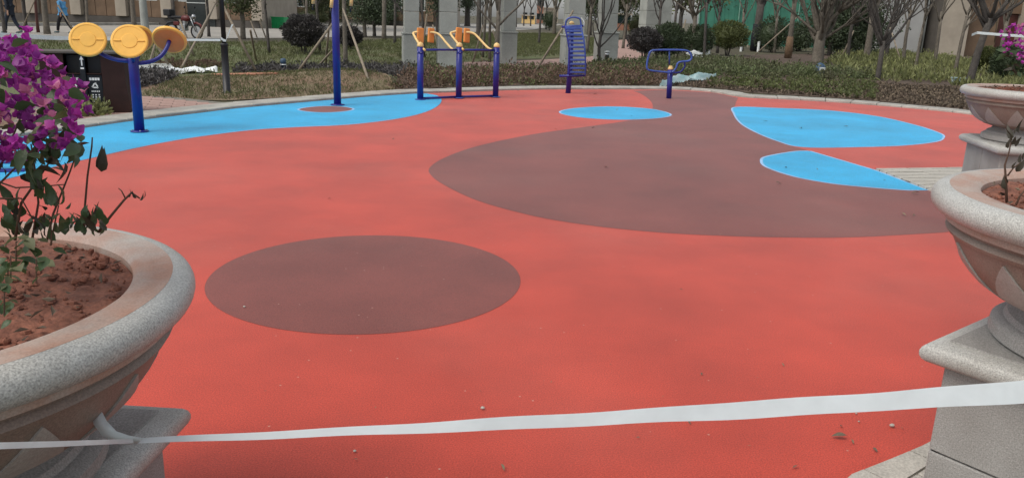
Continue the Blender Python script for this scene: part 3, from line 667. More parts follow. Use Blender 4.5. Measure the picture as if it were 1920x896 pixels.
props('timber props slanting left of the pale grey trunk', [((1628, 52), (1598, 93)), ((1605, 50), (1578, 102))])
props('dark timber prop leaning against the green hoarding', [((1368, -6), (1346, 46))], 0, .05)
props('bundle of thin timber props round the black wrapped trunk', [((1410, 15), (1392, 50)), ((1404, 35), (1402, 95)), ((1412, 56), (1412, 96))])
props('timber props behind the far stone urn at right', [((1862, 30), (1828, 110)), ((1872, 20), (1862, 105)), ((1846, 80), (1829, 115))])
props('crossed timber props behind the second green bush', [((1285, 40), (1268, 112)), ((1262, 50), (1290, 110))])
props('thin timber props beside the forked dark bare tree', [((1600, 60), (1575, 112)), ((1670, 55), (1692, 118))])
props('thin timber props before the third grey column', [((905, 50), (885, 118)), ((925, 60), (948, 120))])
props('thin timber props right of the leftmost grey column', [((800, 30), (790, 112)), ((812, 50), (830, 116))])
props('thin timber props right of the tree with low green crown', [((470, 40), (484, 72)), ((487, 40), (500, 72))])

# ------------------------------------------------------------------ clipped bushes
def bush(px, py, wpx, hpx, m, label, stem=.18, dens=1.0, name='round_bush'):
    p = gp(px, py); k = p.y/CAM_F; w, h = wpx*k/2, hpx*k
    t = thing(name, label, 'bush', p); cz = stem*h + (1-stem)*h/2; hz_ = (1-stem)*h/2
    st = MB()
    for i in range(5):
        a = i*1.3; st.tube([(0.05*math.cos(a), .05*math.sin(a), -.05), (.3*w*math.cos(a), .3*w*math.sin(a), cz)], [.022, .012], 5)
    st.build('stem', 'barkdark', t)
    MB().ellipsoid((0, 0, cz), (w*.68, w*.68, hz_*.70), 18, 12, lump=.12).build('crown_core', m, t)
    n = int(3400*dens); v = rng.normal(size=(n, 3)); v /= np.linalg.norm(v, axis=1)[:, None]
    bumps = 1 + .10*np.sin(v[:, 0]*7+px) * np.cos(v[:, 1]*6+py) + .06*np.sin(v[:, 2]*9)
    q = v * np.array([w, w, hz_]) * (bumps*(.66+.36*rng.random(n)**.7))[:, None] + np.array([0, 0, cz])
    leaves('crown', q, .085, m, t, dirs=v + np.array([0, 0, .35])); return t
bush(570, 101, 72, 66, 'leafplum', 'big dark round bush on the lawn left of the tall blue post', .2, 1.5)
bush(655, 92, 44, 38, 'leafplum', 'smaller dark bush right of the tall blue post')
bush(1207, 112, 62, 54, 'leafplum', 'plum coloured clipped bush beside the winding path', .25)
bush(1250, 112, 64, 62, 'leafdark', 'dark green clipped bush right of the plum coloured bush', .1)
bush(1306, 108, 56, 56, 'leafdark', 'dark green clipped bush behind the thin bare tree', .1)
bush(1363, 105, 70, 60, 'leafolive', 'yellow green clipped ball bush before the green hoarding', .22, 1.3)
bush(1446, 99, 66, 62, 'leafdark', 'dark tall bush right of the black wrapped trunk', .05)
bush(1495, 97, 50, 50, 'leafdark', 'dark bush behind the brown wrapped trunk', .05)
bush(1566, 104, 46, 62, 'leafolive', 'olive ball bush behind the stout bare tree', .1)
bush(1500, 96, 26, 38, 'leafgreen', 'small green ball bush right of the brown wrapped trunk', .05, .6)
bush(1606, 104, 84, 86, 'leafdark', 'large dark bush left of the grey wall at right', .03, 1.4)
bush(1030, 58, 26, 33, 'leafdark', 'dark round shrub on the lawn at the right of the bright gap', .1)
bush(1192, 72, 28, 40, 'leafgreen', 'green shrub at the left foot of the pale grey column', .05)
bush(590, 48, 90, 30, 'leafgreen', 'long green shrub by the road behind the big dark bush', .03)
bush(715, 48, 90, 34, 'leafdark', 'broad dark shrub by the road left of the leftmost column', .03)
bush(500, 46, 60, 22, 'leafdark', 'low dark shrub behind the green crate', .03)
bush(1885, 150, 60, 60, 'leafdark', 'dark shrub behind the far stone urn', .03)
bush(1845, 135, 40, 42, 'leafolive', 'olive shrub left of the dark shrub behind the far urn', .03)

# ------------------------------------------------------------------ ground cover (nobody could count it)
def cover(name, label, poly, n, h, size, m, up=.3, aspect=1.8, bumpf=1.0, cat='ground cover', per=16, spread=.5):
    k = max(1, n//per); q = scatter(poly, k)
    hh = h*(.45+.55*np.abs(np.sin(q[:, 0]*3.1*bumpf+q[:, 1])*np.cos(q[:, 1]*2.7*bumpf-q[:, 0]*.7)))*(.6+.6*rng.random(k))
    z = np.array([terrain(x, y) for x, y in q])
    d = rng.normal(size=(k, per, 3)); d[:, :, 2] = np.abs(d[:, :, 2])*.9; d /= np.linalg.norm(d, axis=2)[:, :, None]
    rad = (rng.random((k, per, 1))**.5)
    P = np.c_[q, z][:, None, :] + d*rad*np.stack([hh*spread*1.3, hh*spread*1.3, hh], 1)[:, None, :]
    dirs = d + np.array([0, 0, up])
    o = leaves(name, P.reshape(-1, 3), size, m, kind='stuff', up=up, aspect=aspect, dirs=dirs.reshape(-1, 3)); o['label'] = label; o['category'] = cat; return o
PB = pxs([(728, 172.5), (780, 168), (900, 163), (1050, 161), (1250, 161.5), (1262, 140), (1180, 134), (1080, 132), (900, 138), (790, 142), (745, 160)], gp)
cover('shrub_cover', 'low purple brown shrubs along the far kerb', PB, 17000, .42, .075, 'leafpurple')
cover('shrub_cover', 'low dark green shrubs behind the purple ones', pxs([(760, 140), (900, 136), (1080, 131), (1200, 132), (1250, 140), (1260, 122), (1150, 118), (1060, 126), (900, 131), (760, 128)], gp), 9000, .20, .08, 'leafgreen')
cover('sparse_green', 'green shoots among the purple brown shrubs along the far kerb', PB, 3500, .46, .07, 'leafolive')
cover('hedge_plants', 'low green hedge plants right of the arm trainer', pxs([(1080, 142), (1120, 124), (1240, 116), (1330, 112), (1400, 120), (1470, 130), (1570, 136), (1660, 144), (1640, 150), (1540, 151), (1440, 149), (1350, 146), (1260, 142), (1180, 138)], gp), 24000, .36, .085, 'leafgreen')
cover('variegated_plants', 'yellow green strap leaved plants before the right hand building', pxs([(1545, 122), (1590, 106), (1660, 100), (1760, 110), (1850, 124), (1960, 140), (1960, 180), (1800, 166), (1690, 158), (1600, 146)], gp), 15000, .42, .16, 'leafyellow', .9, 3.2)
cover('bed_litter', 'dry leaves and clods on the dark bed along the right kerb', pxs([(1245, 160), (1330, 165), (1400, 173), (1560, 183), (1700, 194), (1850, 211), (1900, 190), (1800, 166), (1640, 158), (1450, 158), (1300, 154)], gp), 15000, .09, .065, 'litter', .1, 1.4, per=3, spread=1.5)
cover('bed_plants', 'sparse green seedlings on the dark bed along the right kerb', pxs([(1330, 164), (1560, 181), (1640, 188), (1640, 156), (1450, 154), (1330, 150)], gp), 7000, .20, .075, 'leafolive')
cover('straw', 'dry straw and grass on the bank left of the tall blue post', pxs([(252, 184), (420, 190), (560, 183), (700, 176), (750, 171), (735, 152), (640, 140), (430, 140), (330, 148)], gp), 6000, .025, .07, 'drystraw', .1, 9, per=2, spread=3)
cover('bank_grass', 'patchy green grass tufts on the dry bank left of the tall blue post', pxs([(252, 184), (420, 190), (560, 183), (700, 176), (750, 171), (735, 152), (640, 140), (430, 140), (330, 148)], gp), 6000, .05, .08, 'grassblade', .8, 7, cat='grass', per=3, spread=2)
cover('dark_shrubs', 'low dark leafy shrubs behind the paved path at left', pxs([(150, 172), (236, 178), (262, 168), (330, 150), (330, 138), (235, 140), (100, 152)], gp), 9000, .24, .075, 'leafplum')
cover('dark_shrubs', 'low dark shrub row along the lawn edge behind the dry bank', pxs([(440, 141), (560, 138), (720, 142), (740, 150), (780, 140), (780, 128), (600, 128), (450, 132)], gp), 11000, .30, .075, 'leafplum')
cover('verge_plants', 'yellow green seedlings beside the litter bins', pxs([(140, 226), (190, 220), (186, 203), (150, 206)], gp), 1300, .30, .085, 'leafyellow')
cover('grass', 'rough lawn grass between the court and the road', pxs([(-150, 140), (-100, 80), (100, 80), (400, 82), (700, 78), (900, 64), (1050, 64), (1130, 75), (1150, 95), (1100, 106), (900, 113), (760, 132), (430, 136), (250, 150)], gp), 60000, .09, .11, 'grassblade', 1.2, 6, cat='grass', per=3, spread=1.2)
cover('red_soil_cover', 'dry reddish seedlings on the lawn behind the timber props', pxs([(250, 122), (330, 116), (420, 118), (410, 128), (300, 132)], gp), 2500, .10, .09, 'leafpurple', .3)

# ------------------------------------------------------------------ stone urns on pedestals
def urn(loc, rz, cz, label, seed=0):
    t = thing('stone_urn', label, 'urn', (loc[0], loc[1], 0), R(rz), 'granite urns on square pedestals')
    hw = .435
    MB().box((0, 0, (cz-.05)/2-.05), (2*hw-.06, 2*hw-.06, cz+.0)).build('pedestal_core', 'granite_cap', t)
    for k in range(4):
        a = k*math.pi/2
        for j, (u, w_) in enumerate(((-.5, 1), (.5, 1))):
            for (z0, z1) in ((-.02, .247), (.253, cz-.085)):
                m_ = MB().bbox((u*hw*w_, -hw+.02, (z0+z1)/2), (hw-.006, .04, z1-z0), b=.005)
                o = m_.build('stone_panel', 'granite_cap', t); o.rotation_euler = (0, 0, a)
    # cap slab with a rolled edge
    cp = MB(); pr = [(.435, cz-.088)] + [(.452+.048*math.cos(q), cz-.048+.042*math.sin(q)) for q in np.linspace(-1.3, 1.57, 9)] + [(.437, cz-.003)]
    n = len(pr); vs = []
    for r_, z in pr:
        for a, b in ((-1, -1), (1, -1), (1, 1), (-1, 1)): vs.append((a*r_, b*r_, z))
    cp.add(vs, [(i*4+j, i*4+(j+1) % 4, (i+1)*4+(j+1) % 4, (i+1)*4+j) for i in range(n-1) for j in range(4)] + [(0, 3, 2, 1), tuple((n-1)*4+j for j in range(4))])
    smooth_angle(cp.build('rolled_edge', 'granite', t), 50)
    MB().bbox((0, 0, cz-.012), (.868, .868, .028), b=.004).build('cap_slab', 'granite_cap', t)
    smooth_angle(MB().lathe([(.44, 0), (.455, .012), (.452, .045), (.43, .062), (.415, .066), (.405, .085), (.375, .10), (.355, .125), (.36, .14)], 64, (0, 0, cz+.002)).build('foot', 'granite_cap', t), 35)
    # bowl
    bp = [(.30, .13), (.37, .133), (.45, .155), (.52, .195), (.565, .24), (.595, .285), (.615, .325), (.628, .352), (.640, .356), (.648, .368), (.640, .380), (.634, .384), (.640, .40), (.650, .43), (.60, .432)]
    smooth_angle(MB().lathe(bp, 72, (0, 0, cz)).build('bowl', 'granite_pink', t), 35)
    # raised triangular facets round the bowl
    def prof(z):
        for (r0, z0), (r1, z1) in zip(bp[:8], bp[1:9]):
            if z0 <= z <= z1: return r0 + (r1-r0)*(z-z0)/(z1-z0)
        return .6
    tri = None
    N = 14
    for k in range(N):
        if tri is None:
            v = []; f = []; rows = 7
            for i in range(rows):
                z = .175 + (.335-.175)*i/(rows-1); hwid = (1-i/(rows-1))*.46*2*math.pi/N + .002
                for j in range(5):
                    a = (j/4-.5)*2*hwid; rr_ = prof(z)+.007; v.append((rr_*math.cos(a), rr_*math.sin(a), cz+z))
            f = [(i*5+j, i*5+j+1, (i+1)*5+j+1, (i+1)*5+j) for i in range(rows-1) for j in range(4)]
            nb = len(v); bd = [i*5 for i in range(rows)] + [(i*5+4) for i in reversed(range(rows))]
            for q in bd:
                p = Vector(v[q]); r_ = math.hypot(p.x, p.y); v.append((p.x*(r_-.012)/r_, p.y*(r_-.012)/r_, p.z))
            m2 = len(bd); f += [(bd[i], bd[(i+1) % m2], nb+(i+1) % m2, nb+i) for i in range(m2)]
            tri = MB().add(v, f).build('relief_triangle', 'granite_tri', t)
        else: share(tri, t, (0, 0, 0), (0, 0, 2*math.pi*k/N))
    rp = [(.635, .428), (.665, .426)] + [(.665+.045*math.cos(q), .470+.044*math.sin(q)) for q in np.linspace(-1.45, 1.5, 12)] + [(.655, .515)]
    smooth_angle(MB().lathe(rp[:-1]+[(.655, .5145)], 96, (0, 0, cz), cap=False).build('rim', 'granite', t), 60)
    smooth_angle(MB().lathe([(.656, .40), (.656, .515), (.61, .513), (.57, .509), (.556, .497), (.552, .40)], 96, (0, 0, cz), cap=False).build('rim_top', 'granite_rimtop', t), 40)
    # soil with clods
    sv = []; sf = []; nr, ns = 30, 90
    for i in range(nr):
        for j in range(ns):
            a = 2*math.pi*j/ns; r_ = .554*i/(nr-1); zz = .480 + .028*(1-(r_/.554)**2) + (random.uniform(-.006, .007) + .010*math.sin(a*7+r_*31)*math.sin(r_*43+a*3) if i < nr-1 else 0)
            sv.append((r_*math.cos(a), r_*math.sin(a), cz+zz))
    sf = [(i*ns+j, (i+1)*ns+j, (i+1)*ns+(j+1) % ns, i*ns+(j+1) % ns) for i in range(nr-1) for j in range(ns)]
    so = MB().add(sv, sf).build('soil', 'soil', t, True)
    cl = MB()
    for k in range(900):
        a = random.random()*6.283; r_ = .54*math.sqrt(random.random()); s_ = .003+.010*random.random()**2.5
        cl.ellipsoid((r_*math.cos(a), r_*math.sin(a), cz+.484+.028*(1-(r_/.554)**2)), (s_*1.3, s_, s_*.8), 6, 4, Matrix.Rotation(random.random()*3, 3, 'Z'), .5)
    o = cl.build('soil_clods', 'soil', t); o['kind'] = 'stuff'
    a = rng.random(170)*6.283; r_ = .53*np.sqrt(rng.random(170)); q = np.c_[r_*np.cos(a), r_*np.sin(a), cz+.497+.028*(1-(r_/.554)**2)]
    dd_ = rng.normal(size=(170, 3)); dd_[:, 2] *= .15
    leaves('soil_litter', q, .030, 'litter', t, 'stuff', aspect=2.6, dirs=dd_)
    return t
UL = Vector((-1.522, 1.81, 0)); UR = Vector((2.135, 2.515, 0)); UF = Vector((5.16, 8.02, 0))
urn(UL, -3, .50, 'large granite urn at left holding the magenta flowering plant, on the nearest pedestal')
urn(UR, 38, .67, 'large granite urn near right with almost bare red soil and a dead twig')
urn(UF, -9, .67, 'granite urn farther back at right with triangle reliefs and magenta flowers')
fl_ = MB(); p = gz(1848, 665, .64); fl_.ellipsoid((0, 0, 0), (.012, .035, .006), 8, 5, Matrix.Rotation(.5, 3, 'Z'))

# ------------------------------------------------------------------ plants in the urns
def leaf_mesh(name, L, W, m, curl=.3, n=4):
    v = []; f = []
    for i in range(n+1):
        u = i/n; w = W*math.sin(math.pi*min(.999, max(.02, u**.8)))*.5; z = -curl*L*u*u
        v += [(-w, u*L, z+w*.35), (0, u*L, z), (w, u*L, z+w*.35)]
    f = [(i*3+j, i*3+j+1, (i+1)*3+j+1, (i+1)*3+j) for i in range(n) for j in range(2)]
    me = bpy.data.meshes.new(name); me.from_pydata(v, [], f); me.materials.append(M[m]); me.polygons.foreach_set('use_smooth', [True]*len(f)); return me
def bract_mesh(k, m):
    random.seed(100+k); v = []; f = []; rows = 5
    for b in range(3):
        a = b*2.094 + random.uniform(-.25, .25); op = random.uniform(.35, .85); L = random.uniform(.027, .034); W = L*random.uniform(.85, 1.0); tw = random.uniform(-.3, .3)
        for i in range(rows):
            u = i/(rows-1); w = W*.5*(math.sin(math.pi*min(1, u**.75*.93+.07)))**.7 if i < rows-1 else W*.06
            rad = L*(.08 + .75*u*math.sin(op) + .22*u*u); z = L*(u*math.cos(op)+.05-.16*u**3)
            for s_ in (-1, 0, 1):
                x = rad - abs(s_)*w*.38; y = s_*w; zz = z + s_*w*tw + random.uniform(-.0012, .0012)
                v.append((x*math.cos(a)-y*math.sin(a), x*math.sin(a)+y*math.cos(a), zz))
        o = b*rows*3; f += [(o+i*3+j, o+i*3+j+1, o+(i+1)*3+j+1, o+(i+1)*3+j) for i in range(rows-1) for j in range(2)]
    me = bpy.data.meshes.new('flower'); me.from_pydata(v, [], f); me.materials.append(M[m]); me.polygons.foreach_set('use_smooth', [True]*len(f)); return me
BR = [bract_mesh(0, 'bract'), bract_mesh(1, 'bractdeep'), bract_mesh(2, 'bract'), bract_mesh(3, 'bractpink'), bract_mesh(9, 'bractpale')]
LF = [leaf_mesh('leaf', .055, .034, 'leafnear', .25), leaf_mesh('leaf', .07, .036, 'leafnear', .55), leaf_mesh('leaf', .06, .030, 'leafwilt', .9), leaf_mesh('leaf', .045, .03, 'leafgreen', .2)]
random.seed(21)
def put(me, parent, p, s=1.0, e=None):
    o = bpy.data.objects.new(me.name.split('.')[0], me); COL.objects.link(o); o.parent = parent; o.location = p; o.scale = (s, s, s)
    o.rotation_euler = e or (random.uniform(-1.2, 1.2), random.uniform(-1.2, 1.2), random.uniform(0, 6.28)); return o
bl = thing('bougainvillea', 'magenta flowering shrub with wilted lower leaves growing in the left urn', 'plant', (UL.x, UL.y, .97))
B0 = Vector(bl.location)
poly = [(-170, 50), (-40, 72), (30, 74), (55, 78), (70, 108), (105, 118), (140, 140), (158, 170), (160, 215), (150, 245), (158, 268), (140, 288), (85, 285), (30, 300), (-170, 320)]
hub = at(20, 420, 1.86) - B0; hub.z = 0.0
fpts = scatter(poly, 292)
stems = MB(); 
for k in range(9):
    q = fpts[k*9]; e = at(q[0], q[1], random.uniform(1.65, 2.05))-B0; s0 = Vector((random.uniform(-.12, .2), random.uniform(-.15, .15), -.02))
    m1 = s0.lerp(e, .45) + Vector((random.uniform(-.05, .05), random.uniform(-.05, .05), -.02)); stems.tube([s0, m1, e], [.0045, .0035, .002], 6)
stems.build('stem', 'vine', bl, True)
for i, q in enumerate(fpts):
    put(BR[4] if random.random() < .15 else BR[i % 4], bl, at(q[0], q[1], random.uniform(1.62, 1.98))-B0, random.uniform(.55, .85))
for px, py in ((54, 62), (42, 75), (20, 80), (36, 78)): put(BR[0], bl, at(px, py, 1.85)-B0, .7)
def joined(name, me, parent, pts, smin, smax):
    co = np.array([v.co[:] for v in me.vertices]); fs = [tuple(p.vertices) for p in me.polygons]; mb = MB()
    for p in pts:
        s_ = random.uniform(smin, smax); m_ = Matrix.Rotation(random.uniform(0, 6.28), 3, 'Z') @ Matrix.Rotation(random.uniform(-1.3, 1.3), 3, 'X') @ Matrix.Rotation(random.uniform(-1, 1), 3, 'Y')
        mb.add([Vector(p) + m_ @ Vector(c)*s_ for c in co], fs)
    o = mb.build(name, me.materials[0], parent, True); o['kind'] = 'stuff'; return o
joined('flowers', BR[1], bl, [at(q[0], q[1], random.uniform(1.70, 2.2))-B0 for q in scatter(poly, 250)], .55, .85)
joined('flowers', BR[4], bl, [at(q[0], q[1], random.uniform(1.66, 2.1))-B0 for q in scatter(poly, 45)], .5, .8)
for q in scatter(poly, 150): put(LF[random.choice((0, 1, 3, 0))], bl, at(q[0], q[1]+12, random.uniform(1.60, 2.0))-B0, random.uniform(.45, .8))
for q in scatter([(-120, 268), (160, 262), (165, 285), (110, 318), (60, 330), (-120, 350)], 60): put(LF[random.choice((0, 1, 2, 2))], bl, at(q[0], q[1], random.uniform(1.7, 2.0))-B0, random.uniform(.55, .9))
def vine(pts, D, r=.0025):
    w = [at(a, b, D)-B0 for a, b in pts]; MB().tube(w, [r*(1.25-.7*i/len(w)) for i in range(len(w))], 5).build('stem', 'vine', bl, True)
vine([(158, 440), (158, 400), (164, 330), (172, 275), (173, 258)], 1.9)
vine([(185, 435), (208, 405), (232, 376), (247, 361), (262, 372)], 1.9, .003)
vine([(235, 372), (228, 358), (222, 353)], 1.9, .0015)
vine([(88, 450), (100, 400), (112, 370), (130, 325), (150, 270)], 1.88)
vine([(60, 450), (72, 380), (66, 320), (58, 270)], 1.88)
vine([(28, 450), (40, 380), (75, 330), (95, 300)], 1.86, .003)
vine([(0, 342), (30, 352), (75, 350), (120, 346)], 1.86, .0018)
vine([(0, 372), (40, 372), (62, 412)], 1.84, .002); vine([(95, 460), (100, 430), (110, 385)], 1.86, .002)
def wl(px, py, D=1.89, k=2, s=1.0, e=None): put(LF[k], bl, at(px, py, D)-B0, s, e)
for px, py in ((186, 318), (190, 322)): wl(px, py, 1.9, 2, .75, (2.3, .2, .6))
for px, py in ((240, 370), (250, 364), (256, 372), (262, 376), (268, 372)): wl(px, py, 1.9, 2, .28, (2.6, random.uniform(-.4, .4), random.uniform(0, 6)))
for cx, cy, n_, sp in ((72, 362, 11, 13), (104, 386, 11, 13), (162, 418, 13, 15), (194, 428, 12, 14), (140, 432, 10, 14), (28, 395, 11, 18), (66, 300, 12, 16), (98, 292, 10, 14), (100, 440, 9, 16), (45, 450, 10, 18), (20, 430, 8, 18), (78, 428, 6, 14), (55, 335, 3, 10)):
    for i in range(n_): wl(cx+random.gauss(0, sp*.6), cy+random.gauss(0, sp*.6), random.uniform(1.82, 1.95), random.choice((2, 1, 0, 0)), random.uniform(.4, .75), (random.uniform(1.2, 2.6), random.uniform(-.6, .6), random.uniform(0, 6.3)))
for cx, cy, n_, D in ((68, 500, 9, 1.62), (15, 520, 11, 1.5), (8, 560, 9, 1.45), (30, 470, 8, 1.66), (96, 430, 7, 1.85), (20, 495, 7, 1.58)):
    g = at(cx, cy+30, D)-B0
    MB().tube([g, at(cx, cy-15, D)-B0], [.002, .0012], 5).build('stem', 'vine', bl)
    for i in range(n_): wl(cx+random.gauss(0, 12), cy+random.gauss(0, 16), D+random.uniform(-.04, .04), random.choice((3, 0)), random.uniform(.4, .8), (random.uniform(-.6, 1.2), random.uniform(-.6, .6), random.uniform(0, 6.3)))
tw = thing('dead_twig', 'thin dark dead twig standing in the soil of the near right urn', 'plant', (UR.x, UR.y, 1.17))
T0 = Vector(tw.location)
def tp(px, py, D=2.62): return at(px, py, D)-T0
MB().tube([tp(1888, 385), tp(1886, 340), tp(1884, 310), tp(1892, 285), tp(1898, 255)], [.0045, .004, .003, .0022, .0012], 6).tube([tp(1889, 330), tp(1900, 315), tp(1916, 304), tp(1930, 298)], [.003, .0025, .002, .001], 5).build('stem', 'vine', tw, True)
MB().tube([tp(1900, 395), tp(1912, 368), tp(1925, 352)], [.004, .003, .002], 6).build('stem', 'vine', tw, True)
for px, py in ((1897, 262), (1893, 268), (1889, 278), (1904, 275), (1886, 345), (1884, 355), (1899, 318), (1905, 322), (1912, 306), (1919, 302), (1903, 252), (1911, 250), (1896, 272)):
    o = put(LF[2], tw, tp(px, py), random.uniform(.35, .7), (random.uniform(1.5, 2.7), random.uniform(-.5, .5), random.uniform(0, 6)))
bf = thing('bougainvillea', 'magenta flowering shrub in the far urn at right, cut by the picture edge', 'plant', (UF.x, UF.y, 1.17))
F0 = Vector(bf.location)
MB().tube([(-.0, 0, -.05), (.0, 0, .2), (.02, -.02, .45)], [.02, .016, .01], 7).tube([(.0, 0, .1), (-.12, 0, .35)], [.012, .006], 6).build('stem', 'vine', bf, True)
fp = scatter([(1868, 84), (1876, 62), (1900, 47), (1990, 30), (2060, 90), (1990, 150), (1930, 125), (1895, 112), (1880, 98)], 260)
for q in fp: put(BR[random.randrange(4)] if random.random() < .9 else BR[4], bf, at(q[0], q[1], random.uniform(7.75, 8.35))-F0, random.uniform(.8, 1.25))
for q in scatter([(1880, 95), (1990, 100), (2010, 160), (1930, 158), (1886, 125)], 110): put(LF[random.choice((0, 1, 2))], bf, at(q[0], q[1], random.uniform(7.8, 8.3))-F0, random.uniform(.8, 1.4))

# ------------------------------------------------------------------ tapes
def ribbon(mb, P, Wd, th=.0006):
    n = len(P); vs = []
    for p, w in zip(P, Wd): vs += [Vector(p)-w/2, Vector(p)+w/2]
    t = [(P[min(i+1, n-1)]-P[max(0, i-1)]).normalized() for i in range(n)]
    for p, w, tt in zip(P, Wd, t):
        nn = w.cross(tt).normalized()*th; vs += [Vector(p)-w/2+nn, Vector(p)+w/2+nn]
    k = 2*n; f = []
    for i in range(n-1):
        f += [(2*i, 2*i+1, 2*i+3, 2*i+2), (k+2*i, k+2*i+2, k+2*i+3, k+2*i+1), (2*i, 2*i+2, k+2*i+2, k+2*i), (2*i+1, k+2*i+1, k+2*i+3, 2*i+3)]
    return mb.add(vs, f)
tp_ = thing('barrier_tape', 'white plastic barrier tape stretched low across the foreground between the two near urns', 'tape', at(255, 826, 1.72))
T1 = Vector(tp_.location)
A, Bq = at(255, 826, 1.70), at(2050, 724, 2.02)
P = []; Wd = []
for i in range(81):
    u = i/80; p = A.lerp(Bq, u); p.z -= .028*u*(1-u)*2*.8; P.append(p-T1)
    tw_ = .62 + .10*math.sin(u*9+.6) + .05*math.sin(u*31); W_ = (.012+.051*u)*(1+.05*math.sin(u*23)); p.z += .0012*math.sin(u*40)
    P[-1] = p-T1
    vdir = (Bq-A).normalized(); up = Vector((0, 0, 1)); back = up.cross(vdir).normalized()
    Wd.append((up*math.cos(tw_) + back*math.sin(tw_))*W_ )
ribbon(MB(), P, Wd).build('strip', 'tape', tp_)
P2 = [at(255, 826, 1.70)-T1, at(200, 828, 1.48)-T1, at(100, 832, 1.22)-T1, at(0, 835, 1.04)-T1, at(-60, 838, .98)-T1]
ribbon(MB(), P2, [Vector((0, .004, .009))]*5).build('strip', 'tape', tp_)
P3 = [at(262, 826, 1.69)-T1, at(232, 824, 1.66)-T1, at(205, 812, 1.65)-T1, at(188, 792, 1.66)-T1, at(181, 772, 1.69)-T1, at(186, 756, 1.73)-T1]
ribbon(MB(), P3, [Vector((.012, .0, .016)), Vector((.030, -.01, .030)), Vector((.040, -.012, .020)), Vector((.034, -.004, .012)), Vector((.026, -.004, .010)), Vector((.016, 0, .006))]).build('knot_tail', 'tape', tp_, True)

lp = gp(426, 176)
tb = thing('barrier_tape', 'white barrier tape tied to the black lamp post and running off to the left edge', 'tape', at(413, 76, lp.y-.08))
T2 = Vector(tb.location)
P = [at(x, y, d)-T2 for x, y, d in ((-60, 64, 13.2), (0, 66, 13.7), (100, 71.5, 14.6), (200, 73.5, 15.3), (300, 75, 15.9), (413, 75.5, lp.y-.09))]
ribbon(MB(), P, [Vector((0, .02, w)) for w in (.078, .075, .07, .055, .04, .045)]).build('strip', 'tape', tb)
P = [at(x, y, lp.y-.10)-T2 for x, y in ((414, 72), (419, 76), (424, 77), (426, 70), (432, 55), (436, 46))]
ribbon(MB(), P, [Vector((.0, 0, .05)), Vector((0, 0, .05)), Vector((.01, 0, .04)), Vector((.03, 0, .02)), Vector((.03, 0, .01)), Vector((.04, 0, .01))]).build('knot_tail', 'tape', tb)
tc_ = thing('barrier_tape', 'white barrier tape tied to the dark leaning tree above the far urn', 'tape', at(1826, 64, 24.0)); T3 = Vector(tc_.location)
P = [at(x, y, 24.0-.6*i)-T3 for i, (x, y) in enumerate(((1822, 66), (1832, 62), (1890, 66.5), (1950, 70)))]
ribbon(MB(), P, [Vector((0, 0, .07))]*4).build('strip', 'tape', tc_)

# ------------------------------------------------------------------ lamp post, bollard light, garden lights
t = thing('lamp_post', 'slim black lamp post on the dry bank with white tape tied round it', 'lamp post', lp)
MB().lathe([(.10, -.02), (.10, .03), (.072, .035), (.068, .95), (.075, .96), (.072, 1.0), (.05, 1.005)], 16).build('base_sleeve', 'black', t, True)
MB().tube([(0, 0, 1.0), (0, 0, 3.3)], [.048, .042], 14).build('pole', 'black', t, True)
MB().lathe([(.05, 3.3), (.14, 3.36), (.15, 3.75), (.03, 3.8)], 16).build('lamp_shade', 'frame', t); MB().lathe([(.22, 3.78), (.05, 3.92), (.0, 3.95)], 16).build('lamp_cap', 'black', t)
b = gp(1137, 122); t = thing('bollard_light', 'short black bollard light with silver head beside the winding path', 'bollard light', b)
k = b.y/CAM_F
MB().lathe([(4*k, -.02), (4.2*k, 14*k), (4.4*k, 14.5*k)], 14).build('post', 'black', t, True)
MB().lathe([(4.2*k, 14.5*k), (4.2*k, 22*k)], 14).build('lamp_glass', 'chrome', t, True); MB().lathe([(5*k, 22*k), (5*k, 24*k), (0, 25.5*k)], 14).build('cap', 'frame', t, True)
b = gp(532, 137); t = thing('garden_light', 'small pale blue cylindrical garden light in the dark shrubs left of the blue post', 'garden light', b); k = b.y/CAM_F
MB().lathe([(4.5*k, 0), (4.5*k, 16*k), (5.2*k, 16.2*k), (5.2*k, 24*k), (3*k, 26*k), (0, 26*k)], 14).build('body', 'blueplastic', t, True); MB().lathe([(5.4*k, 14*k), (5.4*k, 16*k)], 14).build('collar', 'white', t, True)
b = gp(1536, 142); t = thing('garden_speaker', 'small dull blue rock shaped garden speaker at the foot of the stout bare tree', 'garden speaker', b); k = b.y/CAM_F
MB().ellipsoid((0, 0, 10*k), (10*k, 9*k, 13*k), 14, 9, lump=.08).build('body', 'blueplastic', t, True); MB().bbox((1*k, -8.5*k, 12*k), (10*k, 3*k, 6*k), b=.01).build('grille', 'frame', t)
b = gp(1795, 160); t = thing('junction_box', 'small pale teal box half hidden in the plants left of the far urn', 'box', b); k = b.y/CAM_F
MB().bbox((0, 0, 8*k), (20*k, 10*k, 8*k), b=.01).build('body', 'teal', t); MB().bbox((0, 0, 13*k), (23*k, 12*k, 2*k), b=.005).build('lid', 'teal', t); MB().box((-6*k, 0, 2*k), (2*k, 5*k, 8*k)).box((6*k, 0, 2*k), (2*k, 5*k, 8*k)).build('leg', 'black', t)
for (x, y, hh, lb) in ((1389, 97, 20, 'short white marker post left of the black wrapped trunk'), (1421, 99, 18, 'short white marker post right of the black wrapped trunk')):
    b = gp(x, y); k = b.y/CAM_F; t = thing('marker_post', lb, 'marker post', b); MB().tube([(0, 0, -.05), (0, 0, hh*k)], 2.2*k, 10).build('post', 'white', t); MB().lathe([(2.5*k, hh*k), (2.5*k, hh*k+.03), (0, hh*k+.05)], 10).build('cap', 'frame', t)

